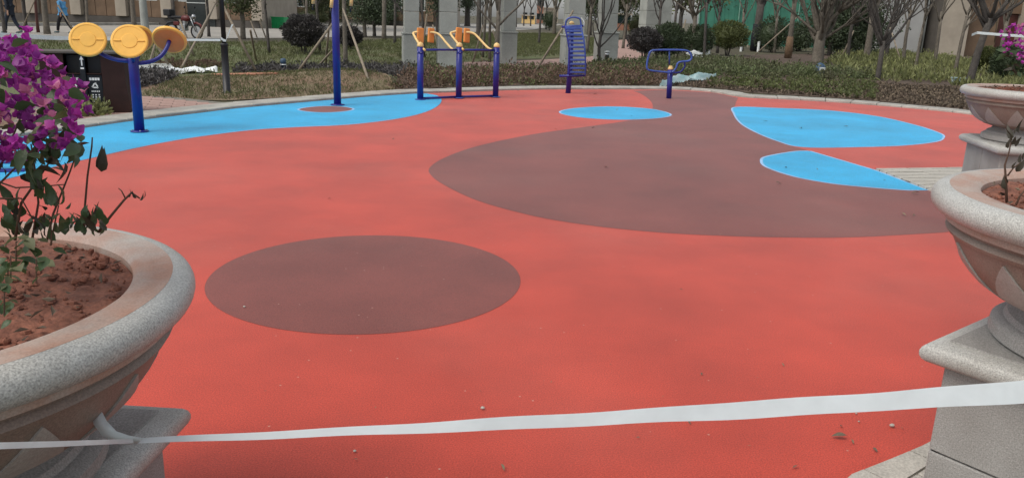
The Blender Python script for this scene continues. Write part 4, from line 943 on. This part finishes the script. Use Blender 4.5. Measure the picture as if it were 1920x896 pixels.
# ------------------------------------------------------------------ exercise equipment
# four hand wheels on one post
W0 = gz(262, 248); WY = W0.y
t = thing('hand_wheel_trainer', 'blue post with four yellow turning wheels on curved arms, standing on the blue strip', 'exercise machine', W0)
MB().lathe([(.068, -.02), (.066, .98), (.060, 1.005), (.0, 1.01)], 20).build('post', 'navy', t, True)
MB().lathe([(.12, .012), (.12, .02), (.07, .03)], 20).build('base_flange', 'navy', t, True)
for k in range(4):
    MB().lathe([(.012, .018), (.012, .034), (.006, .038)], 6, (.095*math.cos(k*1.571+.5), .095*math.sin(k*1.571+.5), 0)).build('bolt', 'chrome', t)
disc = None
Rw = .228
dd = [((165, 75), -.18, (.28, -.86, .34)), ((243, 78), -.26, (.24, -.86, .40)), ((256, 75), .42, (-.54, .61, .50)), ((318, 75), .40, (-.10, .78, .60))]
for (px, py), dy, nrm in dd:
    c = at(px, py, WY+dy)-W0; nrm = Vector(nrm).normalized(); q = nrm.to_track_quat('Z', 'Y')
    if disc is None:
        disc = MB().lathe([(.0, -.030), (.15, -.030), (.20, -.026), (Rw-.008, -.022), (Rw, -.008), (Rw, .010), (Rw-.012, .022), (Rw-.03, .024), (Rw-.036, .019), (.10, .017), (.094, .024), (.0, .026)], 56).build('wheel', 'yellow', t)
        smooth_angle(disc, 35); bars = MB()
        for s in (-1, 1): bars.bbox((s*.142, 0, .022), (.09, .016, .016), b=.005)
        grip = bars.build('grip_bar', 'yellow', disc); bk = MB().lathe([(.0, -.032), (.17, -.032), (.197, -.028)], 40).build('back_plate', 'orange', disc)
        w = disc
    else:
        w = share(disc, t, (0, 0, 0)); share(grip, w, (0, 0, 0)); share(bk, w, (0, 0, 0))
    w.location = c; w.rotation_mode = 'XYZ'; w.rotation_euler = q.to_euler()
    e = c - nrm*.03; s0 = Vector((0, 0, .93 if dy > 0 else .96)); h = Vector((e.x-nrm.x*.16, e.y-nrm.y*.16, s0.z-.01+.0*e.z))
    pts = []
    c1 = Vector((e.x*.75, e.y*.75, s0.z-.03)); c2 = e - nrm*.16
    for i in range(13):
        u = i/12; pts.append((1-u)**3*s0 + 3*(1-u)**2*u*c1 + 3*(1-u)*u*u*c2 + u**3*e)
    MB().tube(pts, .027, 10).build('arm', 'navy', t, True)
# three post trainer with yellow arms and pads
p1, p2, p3 = gz(788, 188), gz(860, 185), gz(929, 183)
t = thing('three_post_trainer', 'three blue posts joined by bars with yellow arms and orange pads', 'exercise machine', p2)
for p in (p1, p2, p3):
    q = p-p2; MB().tube([q+Vector((0, 0, -.02)), q+Vector((0, 0, 1.06))], .064, 18).build('post', 'navy', t, True)
    MB().lathe([(.067, 1.06), (.067, 1.085), (.058, 1.12), (.035, 1.145), (.012, 1.15), (.0, 1.165)], 18, q).build('cap', 'cream', t, True)
    MB().lathe([(.066, .93), (.071, .935), (.071, .965), (.066, .97)], 18, q).build('collar', 'navy', t, True)
    MB().lathe([(.11, .010), (.11, .018), (.066, .026)], 18, q).build('base_flange', 'navy_worn', t, True)
    for a_ in (-.9, .3): MB().lathe([(.010, 0), (.010, .012), (.005, .016)], 6, q+Vector((.068*math.sin(a_), -.068*math.cos(a_), .95)), Matrix.Rotation(math.pi/2, 3, 'X')).build('bolt', 'chrome', t)
dv = (p3-p1).normalized(); pv = Vector((-dv.y, dv.x, 0))
for a, b in ((p1, p2), (p2, p3)):
    MB().tube([a-p2+dv*.06+Vector((0, 0, 1.0)), b-p2-dv*.06+Vector((0, 0, 1.0))], .022, 10).build('top_bar', 'navy', t, True)
    MB().tube([a-p2+dv*.06+Vector((0, 0, .035)), b-p2-dv*.06+Vector((0, 0, .035))], .024, 10).build('bottom_bar', 'navy', t, True)
def arm(pts, padc, pad_rz):
    q = smooth_loop3([at(x, y, d)-p2 for x, y, d in pts]); MB().tube(q, .024, 10).build('arm', 'cream', t, True)
    c = at(padc[0], padc[1], padc[2])-p2
    pd = MB().bbox((0, 0, 0), (.145, .06, .30), b=.018).build('pad', 'orange', t); pd.location = c; pd.rotation_euler = (R(-6), R(padc[3]), pad_rz)
def smooth_loop3(P, n=5):
    out = []; k = len(P)
    for i in range(k-1):
        a, b, c, d = P[max(i-1, 0)], P[i], P[i+1], P[min(i+2, k-1)]
        for j in range(n):
            u = j/n; out.append(.5*((2*b)+(c-a)*u+(2*a-5*b+4*c-d)*u*u+(3*b-a-3*c+d)*u**3))
    return out + [P[-1]]
y1, y2, y3 = p1.y, p2.y, p3.y
arm([(797, 95, y1-.05), (790, 88, y1+.02), (784, 80, y1+.10), (776, 66, y1+.25), (776, 62, y1+.28), (786, 60, y1+.28)], (788, 67, y1+.30, 4), R(32))
arm([(852, 95, y2-.02), (846, 91, y2+.02), (836, 80, y2+.12), (824, 66, y2+.24), (815, 62, y2+.27), (804, 61, y2+.28)], (808, 67, y2+.30, 6), R(40))
arm([(869, 94, y2-.05), (862, 86, y2+.03), (856, 79, y2+.10), (846, 66, y2+.24), (846, 62, y2+.27), (856, 59, y2+.28)], (860, 66, y2+.30, 8), R(32))
arm([(922, 94, y3-.02), (915, 90, y3+.02), (905, 80, y3+.12), (892, 66, y3+.24), (884, 62, y3+.27), (873, 61, y3+.28)], (875, 67, y3+.30, 6), R(40))
# back stretcher
b0 = gz(1065, 175)
t = thing('back_stretcher', 'blue ladder shaped back stretcher with many slats on one post', 'exercise machine', b0); Yb = b0.y
def bp_(x, y, d=0): return at(x, y, Yb+d)-b0
MB().tube([(0, 0, -.02), bp_(1069, 130), bp_(1072, 48)], [.062, .060, .058], 16).build('post', 'navy', t, True)
MB().lathe([(.06, 0), (.055, .04), (.03, .065), (0, .07)], 14, bp_(1072, 46)).build('cap', 'cream', t, True)
railL = [bp_(1059, 50, -.12), bp_(1061, 58, -.16), bp_(1065, 78, -.22), bp_(1068, 100, -.22), bp_(1068, 122, -.18), bp_(1068, 141, -.12)]
railR = [bp_(1090, 48, -.12), bp_(1091, 58, -.18), bp_(1095, 78, -.26), bp_(1097, 100, -.27), bp_(1098, 122, -.22), bp_(1097, 142, -.14)]
MB().tube(smooth_loop3(railL), .020, 8).build('side_rail', 'navy', t, True); MB().tube(smooth_loop3(railR), .020, 8).build('side_rail', 'navy_worn', t, True)
rL, rR = smooth_loop3(railL, 4), smooth_loop3(railR, 4); sl = None
for i in range(1, 14):
    u = i/14*(len(rL)-1); k = int(u); a = rL[k].lerp(rL[min(k+1, len(rL)-1)], u-k); b = rR[k].lerp(rR[min(k+1, len(rR)-1)], u-k); d = b-a
    m_ = Matrix((d.normalized(), Vector((0, 1, 0)), d.normalized().cross(Vector((0, 1, 0))))).transposed()
    MB().bbox((a+b)/2, (d.length, .035, .052), rot=m_, b=.012).build('slat', 'navy_worn', t)
MB().tube([bp_(1053, 51, -.12), bp_(1094, 49, -.12)], .026, 10).build('top_bar', 'navy', t, True)
MB().tube([bp_(1049, 143, -.1), bp_(1098, 142, -.1)], .028, 10).build('bottom_bar', 'navy', t, True)
MB().tube(smooth_loop3([bp_(1061, 51, -.1), bp_(1061, 42, -.1), bp_(1066, 35, -.1), bp_(1077, 33, -.1), bp_(1087, 36, -.1), bp_(1089, 43, -.1), bp_(1090, 50, -.1)]), .020, 8).build('top_hoop', 'navy_worn', t, True)
MB().tube(smooth_loop3([bp_(1094, 50, -.08), bp_(1095, 42, -.05), bp_(1090, 34, 0)]), .010, 6).build('handle', 'frame', t, True)
# arm trainer with a rounded loop frame
b0 = gz(1254, 185); t = thing('arm_trainer', 'short blue post with cream cap carrying a rounded blue loop frame', 'exercise machine', b0); Yb = b0.y
MB().tube([(0, 0, -.02), bp_(1257, 131)], .060, 16).build('post', 'navy', t, True)
MB().lathe([(.062, 0), (.060, .03), (.035, .085), (0, .095)], 16, bp_(1257, 131)).build('cap', 'cream', t, True)
lp1 = [(1258, 137), (1240, 135), (1222, 133), (1214, 130), (1213, 120), (1216, 106), (1220, 97), (1230, 94.5), (1255, 94), (1280, 94.5), (1291, 97), (1296, 104), (1296, 111), (1290, 115), (1278, 116), (1271, 119), (1268, 127), (1264, 133), (1258, 137)]
MB().tube(smooth_loop3([bp_(x, y, -.12) for x, y in lp1]), .023, 10).build('loop_frame', 'navy_worn', t, True)
MB().tube(smooth_loop3([bp_(x, y, -.02) for x, y in ((1283, 116), (1284, 124), (1280, 131), (1274, 136), (1262, 137))]), .020, 8).build('lower_hook', 'navy', t, True)
MB().tube([bp_(1255, 95, -.10), bp_(1255, 121, -.05)], .016, 8).build('upright_rod', 'navy_worn', t, True)
MB().tube([bp_(1257, 131, 0), bp_(1258, 137, -.14)], .03, 8).build('bracket', 'navy', t, True)
# tall blue post with hanging pull grips
b0 = gz(633, 198); t = thing('pull_rope_post', 'tall blue post with hanging pull ropes and cream grips on the blue strip', 'exercise machine', b0); Yb = b0.y
MB().tube([(0, 0, -.02), (0, 0, 2.55)], .068, 18).build('post', 'navy', t, True)
MB().lathe([(.07, 2.55), (.06, 2.6), (0, 2.64)], 16).build('cap', 'cream', t, True); MB().lathe([(.13, .014), (.13, .022), (.07, .03)], 18).build('base_flange', 'navy', t, True)
MB().tube([(-.50, -.05, 2.42), (-.2, -.08, 2.5), (.2, .05, 2.5), (.48, .1, 2.42)], .025, 10).build('cross_arm', 'navy', t, True)
for (x, y0, y1_, d) in ((587, -14, 8, 0), (621, -6, 15, -.12), (658, -8, 12, .08)):
    g0, g1 = bp_(x+2, y0, d), bp_(x, y1_, d); tp0 = Vector((g0.x*.9, g0.y*.9, 2.45))
    gr = MB().tube([g0, g1], [.028, .032], 10).build('grip', 'cream', t, True); MB().tube([tp0, g0], .006, 6).build('rope', 'frame', gr)
    MB().tube([g1, bp_(x-1, y1_+11, d)], [.018, .014], 8).build('weight_tail', 'black', gr, True)
# foot platform of a machine cut by the left edge
b0 = gz(8, 326); t = thing('stepper_machine', 'navy foot bar and pedal of a trainer cut by the left picture edge', 'exercise machine', b0); Yb = b0.y
MB().bbox(bp_(12, 322, .1), (.34, .10, .05), rz=R(18), b=.012).build('foot_bar', 'navy', t)
MB().bbox(bp_(14, 303, .2), (.26, .12, .03), rz=R(10), b=.01).build('pedal', 'navy_worn', t)
MB().tube([(-.42, .1, 0), (-.42, .1, 1.2)], .06, 14).build('post', 'navy', t, True); MB().tube([(-.42, .1, .10), bp_(4, 310, .15)], .025, 8).build('link_bar', 'navy', t, True)

# ------------------------------------------------------------------ litter bins
c0 = gz(165, 214); t = thing('litter_bin', 'dark brown twin litter bin with white recycling print beside the yellow wheels', 'litter bin', c0, R(17))
# local frame: origin under the middle post, front faces -y
Db, Hb = .42, .93
for sx in (-1, 1):
    sv = []
    for y in (-.035, 0.0): sv += [(sx*.225, y, -.01), (sx*.655, y, -.01), (sx*.60, y, .42), (sx*.585, y, Hb), (sx*.26, y, Hb), (sx*.262, y, .42)]
    fs = [(0, 1, 2, 3, 4, 5), (11, 10, 9, 8, 7, 6)] + [(i, 6+i, 6+(i+1) % 6, (i+1) % 6) for i in range(6)]
    if sx > 0: fs = [tuple(reversed(f)) for f in fs]
    MB().add(sv, fs).build('front_board', 'binbrown', t)
    MB().box((sx*.575, Db/2, Hb/2), (.03, Db-.004, Hb-.01)).build('side_panel', 'binbrown', t)
MB().box((0, Db, Hb/2), (1.18, .03, Hb-.02)).build('back_panel', 'binbrown', t)
MB().bbox((0, Db/2-.02, Hb+.02), (1.24, Db+.14, .035), b=.008).build('roof', 'plinth', t)
MB().bbox((0, -.03, Hb/2+.03), (.075, .05, Hb+.05), b=.008).build('middle_post', 'bingrey', t)
MB().box((0, Db/2, .06), (1.1, Db-.08, .1)).build('floor', 'black', t)
for s in (-1, 1):
    cx = s*.148
    d_ = MB().bbox((cx, .0, .31), (.215, .03, .60), b=.006).build('door', 'bingrey', t)
    MB().bbox((cx, -.012, .625), (.215, .04, .018), b=.004).build('handle_lip', 'binbrown', d_)
    MB().box((cx, .20, .76), (.22, .03, .27)).build('inner_flap', 'black', t)
    pr = MB(); y_ = -.0178
    for i in range(4): pr.box((cx-.058+.038*i, y_, .545), (.030 if i % 2 else .033, .004, .040))
    for k in range(3):                                   # triangle of three chasing arrows
        a = math.radians(90+120*k); b_ = math.radians(90+120*(k+1)); r_ = .050; p_, q_ = Vector((math.cos(a)*r_, math.sin(a)*r_)), Vector((math.cos(b_)*r_, math.sin(b_)*r_))
        m_ = p_.lerp(q_, .5); L_ = (q_-p_).length*.62; an = math.atan2((q_-p_).y, (q_-p_).x)
        pr.box((cx+m_.x, y_, .44+m_.y), (L_, .004, .020), rot=Matrix.Rotation(-an, 3, 'Y'))
        e_ = p_.lerp(q_, .86); n_ = Vector((-(q_-p_).y, (q_-p_).x)).normalized()*.022; pr.add([(cx+e_.x+n_.x, y_-.0025, .44+e_.y+n_.y), (cx+e_.x-n_.x, y_-.0025, .44+e_.y-n_.y), (cx+q_.x, y_-.0025, .44+q_.y)], [(0, 1, 2)])
    for i in range(5): pr.box((cx-.05+.025*i, y_, .355), (.016, .004, .020))
    for i in range(3):
        for j in range(5): pr.box((cx-.045+.045*i, y_, .30-.034*j), (.022 if (i+j) % 3 else .028, .004, .020))
    pr.build('white_print', 'white', d_, kind='stuff')
ar = MB().box((0, -.0575, .80), (.018, .004, .10)); ar.add([(-.03, -.058, .84), (.03, -.058, .84), (0, -.058, .90)], [(0, 1, 2)]).box((0, -.0575, .71), (.05, .004, .025)); ar.build('white_print', 'white', t, kind='stuff')

# ------------------------------------------------------------------ things lying about
g0, g1 = gp(90, 137), gp(326, 137); d = g1-g0; t = thing('low_ledge', 'low grey topped ledge with white front behind the litter bin', 'ledge', (g0+g1)/2, math.atan2(d.y, d.x))
MB().bbox((0, .6, .13), (d.length, 1.15, .07), b=.01).build('top', 'colstone', t); MB().bbox((0, .01, .06), (d.length+.02, .04, .20), b=.006).build('front_board', 'white', t)
def crumple(name, label, cat, pts, w, m, h=.06, n=60, seed=3):
    random.seed(seed); P0 = gp(*pts[0]); t = thing(name, label, cat, P0); v = []; rows = 9; W = [gp(*p)-P0 for p in pts]; W = smooth_loop3(W, n//len(pts))
    for i, p in enumerate(W):
        tt = (W[min(i+1, len(W)-1)]-W[max(i-1, 0)]); tt.z = 0; tt.normalize(); nn = Vector((-tt.y, tt.x, 0)); ww = w*random.uniform(.9, 1.05)*math.sin(math.pi*min(.97, .1+.9*i/len(W)))
        for j in range(rows): u = j/(rows-1)-.5; q = p + nn*ww*u*2; v.append((q.x, q.y, p.z + .02 + h*(.5+.5*math.sin(j*.9+i*.33+seed))*(1-1.3*abs(u)) + random.random()*.012))
    f = [(i*rows+j, i*rows+j+1, (i+1)*rows+j+1, (i+1)*rows+j) for i in range(len(W)-1) for j in range(rows-1)]
    MB().add(v, f).build('film', m, t, True); return t
crumple('plastic_sheet', 'crumpled white plastic film along the end of the low ledge', 'plastic sheet', [(318, 140), (350, 138), (380, 137), (408, 137)], .28, 'white', .16)
crumple('plastic_sheet', 'twisted pale teal plastic film lying beside the arm trainer', 'plastic sheet', [(1240, 165), (1262, 158), (1285, 153), (1310, 152), (1342, 148)], .20, 'teal', .22, 60, 5)
crumple('plastic_bag', 'white plastic bag lying behind the loop of the arm trainer', 'plastic bag', [(1288, 110), (1304, 109), (1320, 108), (1330, 106)], .35, 'white', .30, 40, 8)
a, b = gp(398, 143), gp(522, 141); t = thing('pipe', 'red brown pipe lying on the dry bank beside the lamp post', 'pipe', a)
MB().tube([Vector((0, 0, .03)), b-a+Vector((0, 0, .03))], .035, 10).build('tube', 'brick', t, True); MB().tube([(b-a)*.55+Vector((0, 0, .03)), (b-a)*.58+Vector((0, 0, .03))], .045, 10).build('coupling', 'brick', t, True)
b = gp(526, 54); k = b.y/CAM_F; t = thing('green_crate', 'bright green plastic crate on the road behind the dark round bush', 'crate', b, R(-14))
w_, h_, d_ = 25*k, 20*k, 18*k
MB().bbox((0, 0, h_*.06), (w_*.86, d_, h_*.08), b=.01).build('floor', 'greentop', t)
for s in (-1, 1):
    MB().bbox((0, s*d_/2, h_/2), (w_, .03, h_), b=.01).build('side', 'greentop', t); MB().bbox((s*(w_/2-.015), 0, h_/2), (.03, d_-.034, h_), b=.01).build('end', 'greentop', t)
for i in range(5): MB().bbox((-w_*.4+w_*.2*i, -d_/2-.028, h_/2), (.03, .025, h_*.8), b=.006).build('rib', 'greentop', t)
MB().bbox((0, -d_/2-.02, h_-.02), (w_+.08, .07, .07), b=.01).build('lip', 'greentop', t)
random.seed(77)
bits = [(1586, 823, 'leaf', 26), (1596, 828, 'leaf', 14), (665, 848, 'pebble', 9), (905, 768, 'pebble', 12), (1575, 802, 'leaf', 9), (1672, 801, 'pebble', 12), (1636, 843, 'leaf', 12), (940, 875, 'leaf', 22), (664, 863, 'leaf', 8),
        (1465, 684, 'leaf', 10), (1315, 702, 'leaf', 9), (1420, 711, 'leaf', 7), (1290, 793, 'leaf', 9), (1408, 838, 'leaf', 7), (1495, 877, 'leaf', 12), (1605, 777, 'pebble', 5), (1610, 792, 'pebble', 5), (1035, 717, 'leaf', 7), (898, 735, 'leaf', 6),
        (705, 765, 'leaf', 7), (1200, 823, 'leaf', 8), (458, 577, 'pebble', 6), (1140, 316, 'leaf', 9), (1170, 243, 'leaf', 9), (1115, 241, 'leaf', 8), (1040, 244, 'leaf', 7), (1455, 346, 'leaf', 12), (1690, 403, 'leaf', 12), (1715, 405, 'leaf', 8), (1255, 348, 'leaf', 6),
        (740, 262, 'leaf', 7), (1470, 316, 'leaf', 10), (1500, 243, 'leaf', 11), (1440, 230, 'leaf', 9), (1590, 240, 'leaf', 8), (1660, 340, 'leaf', 8), (1723, 365, 'leaf', 14), (1120, 178, 'leaf', 8), (975, 172, 'leaf', 8), (1160, 207, 'leaf', 7), (1185, 219, 'leaf', 6), (1530, 318, 'leaf', 7), (1275, 545, 'leaf', 6), (622, 374, 'leaf', 9), (1145, 686, 'leaf', 6), (1245, 745, 'leaf', 6), (500, 735, 'leaf', 6), (1690, 806, 'leaf', 9), (950, 900, 'leaf', 6)]
def where(px, py):
    for x0, x1, y0, y1, w in ((0, 1100, 790, 910, 'in the foreground in front of the tape, left half'), (1100, 1560, 760, 910, 'in front of the tape, middle right'), (1560, 1920, 760, 910, 'before the near right pedestal'),
        (0, 1000, 600, 790, 'just behind the foreground tape, left half'), (1000, 1920, 640, 790, 'just behind the foreground tape, right half'), (440, 480, 560, 600, 'on the dark brown circle'), (1425, 1600, 220, 260, 'on the large blue patch at right'),
        (1440, 1700, 310, 350, 'on the small blue wedge at right'), (1150, 1200, 200, 222, 'on the small blue oval'), (1600, 1800, 340, 410, 'on the brown patch by the near right urn'), (1000, 1500, 225, 420, 'in the middle of the big brown patch'),
        (0, 800, 240, 420, 'on the open red floor at left'), (900, 1150, 160, 190, 'on the red floor by the back stretcher')):
        if x0 <= px <= x1 and y0 <= py <= y1: return w
    return 'on the open red floor between the brown patches'
LM = [leaf_mesh('dry_leaf', 1, .45, 'litter', .25), leaf_mesh('dry_leaf', 1, .3, 'drystraw', .2)]
for i, (px, py, kind, sz) in enumerate(bits):
    p = gz(px, py, .0); L = sz*p.length/CAM_F*1.05
    if kind == 'pebble':
        o = MB().ellipsoid((0, 0, 0), (L*.38, L*.3, L*.24), 9, 6, lump=.25).build('pebble', 'slab', None, True); o.location = p + Vector((0, 0, .004+L*.25)); tag(o, 'small pale pebble ' + where(px, py), 'pebble', 'pebbles on the rubber floor')
    else:
        o = bpy.data.objects.new('dry_leaf', LM[i % 2]); COL.objects.link(o); o.location = p + Vector((0, 0, .006 + .22*L)); o.scale = (L, L, L); o.rotation_euler = (random.uniform(-.15, .15), random.uniform(-.3, .3), random.uniform(0, 6.28))
        tag(o, ('largest curled dry leaf ' if sz > 24 else 'long straw like dry leaf ' if sz > 20 else 'small dry leaf ') + where(px, py), 'leaf', 'dry leaves on the rubber floor')
o = bpy.data.objects.new('dry_leaf', LM[0]); COL.objects.link(o); o.location = gz(1838, 662, .665); o.scale = (.05, .05, .05); o.rotation_euler = (R(-30), 0, R(195)); tag(o, 'brown leaf stuck on the rolled edge of the near right pedestal', 'leaf')

# ------------------------------------------------------------------ motorbike by the road
mbp = gp(346, 73); t = thing('motorbike', 'dark red motorbike with black seat parked by the road behind the yellow wheels', 'motorbike', mbp, R(-18))
def wheel_(x):
    w = MB(); n = 28
    tyre = [(.275+.045*math.cos(a), .045*math.sin(a)) for a in np.linspace(0, 2*math.pi, 9)[:-1]]
    for j in range(n):
        a = 2*math.pi*j/n
        for r_, y in tyre: w.v.append((r_*math.cos(a), y, r_*math.sin(a)))
    k = 8; w.f = [(j*k+i, j*k+(i+1) % k, ((j+1) % n)*k+(i+1) % k, ((j+1) % n)*k+i) for j in range(n) for i in range(k)]
    o = w.build('wheel', 'rubber', t, True); o.location = (x, 0, .32)
    sp = MB(); sp.tube([(0, -.05, 0), (0, .05, 0)], .05, 10)
    for i in range(10): a = i*.628; sp.tube([(0, 0, 0), (.25*math.cos(a), .02*(-1)**i, .25*math.sin(a))], .006, 5)
    sp.build('spokes', 'chrome', o); MB().lathe([(.235, -.02), (.245, -.02), (.245, .02), (.235, .02)], 28, rot=Matrix.Rotation(math.pi/2, 3, 'X')).build('rim', 'chrome', o)
wheel_(-.62); wheel_(.68)
MB().tube([(-.62, -.12, .32), (-.2, -.12, .40), (.1, -.08, .35), (.35, 0, .78), (.40, 0, .92)], .03, 8).tube([(-.62, .12, .32), (-.2, .12, .40), (-.1, .1, .72), (.38, 0, .86)], .025, 8).tube([(-.75, 0, .85), (-.2, .0, .74), (.35, 0, .84)], .03, 8).build('frame', 'black', t, True)
MB().ellipsoid((.14, 0, .86), (.27, .15, .14), 14, 8).build('tank', 'redpaint', t, True)
MB().bbox((-.36, 0, .90), (.78, .26, .12), b=.05).build('seat', 'black', t)
MB().bbox((-.72, 0, 1.08), (.36, .36, .28), b=.04).build('top_box', 'black', t)
MB().bbox((.02, 0, .48), (.30, .26, .30), b=.04).lathe([(.09, 0), (.09, .22)], 12, (.08, 0, .58)).build('engine', 'chrome', t)
MB().bbox((-.30, 0, .64), (.30, .24, .16), b=.03).build('side_cover', 'redpaint', t)
for s in (-1, 1): MB().tube([(.68, s*.08, .32), (.44, s*.08, .95)], .024, 8).build('fork', 'chrome', t, True)
MB().tube([(.38, -.36, 1.10), (.42, -.2, 1.06), (.42, 0, 1.0), (.42, .2, 1.06), (.38, .36, 1.10)], .016, 8).build('handlebar', 'black', t, True)
for s in (-1, 1): MB().tube([(.42, s*.22, 1.06), (.40, s*.30, 1.28)], .008, 6).ellipsoid((.39, s*.32, 1.32), (.015, .06, .045), 10, 6).build('mirror', 'black', t, True)
MB().ellipsoid((.56, 0, .94), (.10, .10, .11), 12, 8).build('headlight', 'chrome', t, True)
MB().tube([(.10, -.14, .38), (-.2, -.17, .30), (-.85, -.18, .36)], [.03, .035, .05], 9).build('exhaust', 'chrome', t, True)
MB().tube([(.98, 0, .42), (.88, 0, .62), (.68, 0, .69), (.50, 0, .62)], .05, 8).build('front_mudguard', 'redpaint', t, True)
MB().tube([(-.30, 0, .66), (-.55, 0, .70), (-.82, 0, .64), (-.95, 0, .48)], .055, 8).build('rear_mudguard', 'black', t, True)

# ------------------------------------------------------------------ people walking along the road
def skin_body(name, V, E, r, m, parent, root=0, sub=2):
    me = bpy.data.meshes.new(name); me.from_pydata(V, E, []); o = bpy.data.objects.new(name, me); COL.objects.link(o)
    md = o.modifiers.new('skin', 'SKIN'); md.use_smooth_shade = True
    for i, sv in enumerate(me.skin_vertices[0].data):
        q = r[i]; sv.radius = q if hasattr(q, '__len__') else (q, q)
    me.skin_vertices[0].data[root].use_root = True
    o.modifiers.new('sub', 'SUBSURF').render_levels = sub; o.modifiers['sub'].levels = sub
    bpy.context.view_layer.update(); dg = bpy.context.evaluated_depsgraph_get()
    nm = bpy.data.meshes.new_from_object(o.evaluated_get(dg)); bpy.data.objects.remove(o); nm.name = name
    nm.materials.clear(); nm.materials.append(M[m]); nm.polygons.foreach_set('use_smooth', [True]*len(nm.polygons))
    q = bpy.data.objects.new(name, nm); COL.objects.link(q); q.parent = parent; return q
def person(px, py, label, top, legm, hem, face, stride=.28, h=1.68):
    """walks towards local +x; face = yaw"""
    b = gp(px, py); t = thing('person', label, 'person', b, face); s = h/1.68
    L = lambda x, y, z: Vector((x*s, y*s, z*s))
    V = [L(0, 0, .92), L(.0, 0, 1.08), L(.02, 0, 1.28), L(.02, 0, 1.40), L(.03, 0, 1.47), L(.05, 0, 1.56), L(.05, 0, 1.64)]; E = [(0, 1), (1, 2), (2, 3), (3, 4), (4, 5), (5, 6)]; r = [(.15, .11), (.13, .10), (.155, .11), (.12, .08), (.048, .048), (.082, .088), (.07, .075)]
    hands = []
    for sd, ft in ((1, 1), (-1, -1)):
        k = len(V); y = sd*.09
        V += [L(.01*ft, y, .86), L(stride*.5*ft+.04, y, .50), L(stride*ft-(.02 if ft > 0 else .06), y, .09 if ft > 0 else .14), L(stride*ft+.12, y*1.1, .04 if ft > 0 else .05)]
        E += [(0, k), (k, k+1), (k+1, k+2), (k+2, k+3)]; r += [.085, .058, .04, .035]
        k = len(V); ya = sd*.20; fa = -ft
        V += [L(.02, sd*.16, 1.38), L(.02+.07*fa, ya+sd*.02, 1.12), L(.10+.16*fa, ya, .90), L(.13+.18*fa, ya, .82)]
        E += [(3, k), (k, k+1), (k+1, k+2), (k+2, k+3)]; r += [.055, .043, .032, .03]; w = k+3
        for i, (dx, ln) in enumerate(((-.03, .06), (-.010, .075), (.010, .07), (.028, .055))):
            k = len(V); V += [V[w]+L(dx, 0, -.035), V[w]+L(dx+.01, -sd*.01, -.035-ln*.6), V[w]+L(dx+.03, -sd*.02, -.035-ln)]; E += [(w, k), (k, k+1), (k+1, k+2)]; r += [.011, .009, .008]
        k = len(V); V += [V[w]+L(.035, -sd*.01, -.02), V[w]+L(.055, -sd*.015, -.055)]; E += [(w, k), (k, k+1)]; r += [.011, .009]
    skin_body('body', V, E, r, 'skin', t)
    hd = L(.05, 0, 1.60)
    MB().ellipsoid(hd+L(-.02, 0, .02), (.098*s, .086*s, .112*s), 16, 10).build('hair', 'hair', t, True)
    fc = MB().ellipsoid(hd+L(.085, 0, -.03), (.016, .012, .02), 8, 6)
    fc.ellipsoid(hd+L(.03, .082, -.02), (.018, .01, .028), 8, 6).ellipsoid(hd+L(.03, -.082, -.02), (.018, .01, .028), 8, 6); fc.build('face_features', 'skin', t, True)
    MB().ellipsoid(hd+L(.082, .03, -.003), (.008, .012, .007), 8, 5).ellipsoid(hd+L(.082, -.03, -.003), (.008, .012, .007), 8, 5).build('eyes', 'hair', t, True)
    # coat: torso and sleeves as one surface, with a flared hem
    CV = [L(0, 0, hem), L(0, 0, .95), L(0, 0, 1.10), L(.02, 0, 1.28), L(.02, 0, 1.39), L(.03, 0, 1.455)]; CE = [(0, 1), (1, 2), (2, 3), (3, 4), (4, 5)]; cr = [(.20, .15), (.19, .145), (.165, .13), (.18, .135), (.14, .10), (.062, .062)]
    for sd, ft in ((1, 1), (-1, -1)):
        k = len(CV); ya = sd*.20; fa = -ft; CV += [L(.02, sd*.17, 1.37), L(.02+.07*fa, ya+sd*.02, 1.12), L(.10+.155*fa, ya, .905)]; CE += [(4, k), (k, k+1), (k+1, k+2)]; cr += [.072, .062, .05]
    skin_body('coat', CV, CE, cr, top, t, 1)
    for sd, ft in ((1, 1), (-1, -1)):
        y = sd*.09
        lg = [L(.0, y, .92), L(.01*ft, y, .84), L(stride*.5*ft+.04, y, .50), L(stride*ft-(.02 if ft > 0 else .06), y, .13 if ft > 0 else .17)]
        MB().tube(smooth_loop3(lg, 4), [(.105-.045*min(1, i/12))*s for i in range(13)], 12).build('trouser_leg', legm, t, True)
        a = L(stride*ft-(.05 if ft > 0 else .09), y, .07 if ft > 0 else .10); e = L(stride*ft+.16, y*1.1, .035 if ft > 0 else .03)
        MB().tube([a+(a-e)*.1, a, a.lerp(e, .55), e, e+(e-a)*.12], [.03, .05, .047, .04, .015], 10).build('shoe', 'shoe', t, True)
    return t
person(122, 63, 'person in a light blue coat and black leggings walking by the road at left', 'jacketblue', 'blackleg', .80, R(168), .30)
person(24, 63, 'person in dark navy clothes walking by the road at the far left edge', 'navycloth', 'navycloth', .72, R(172), .26, 1.74)
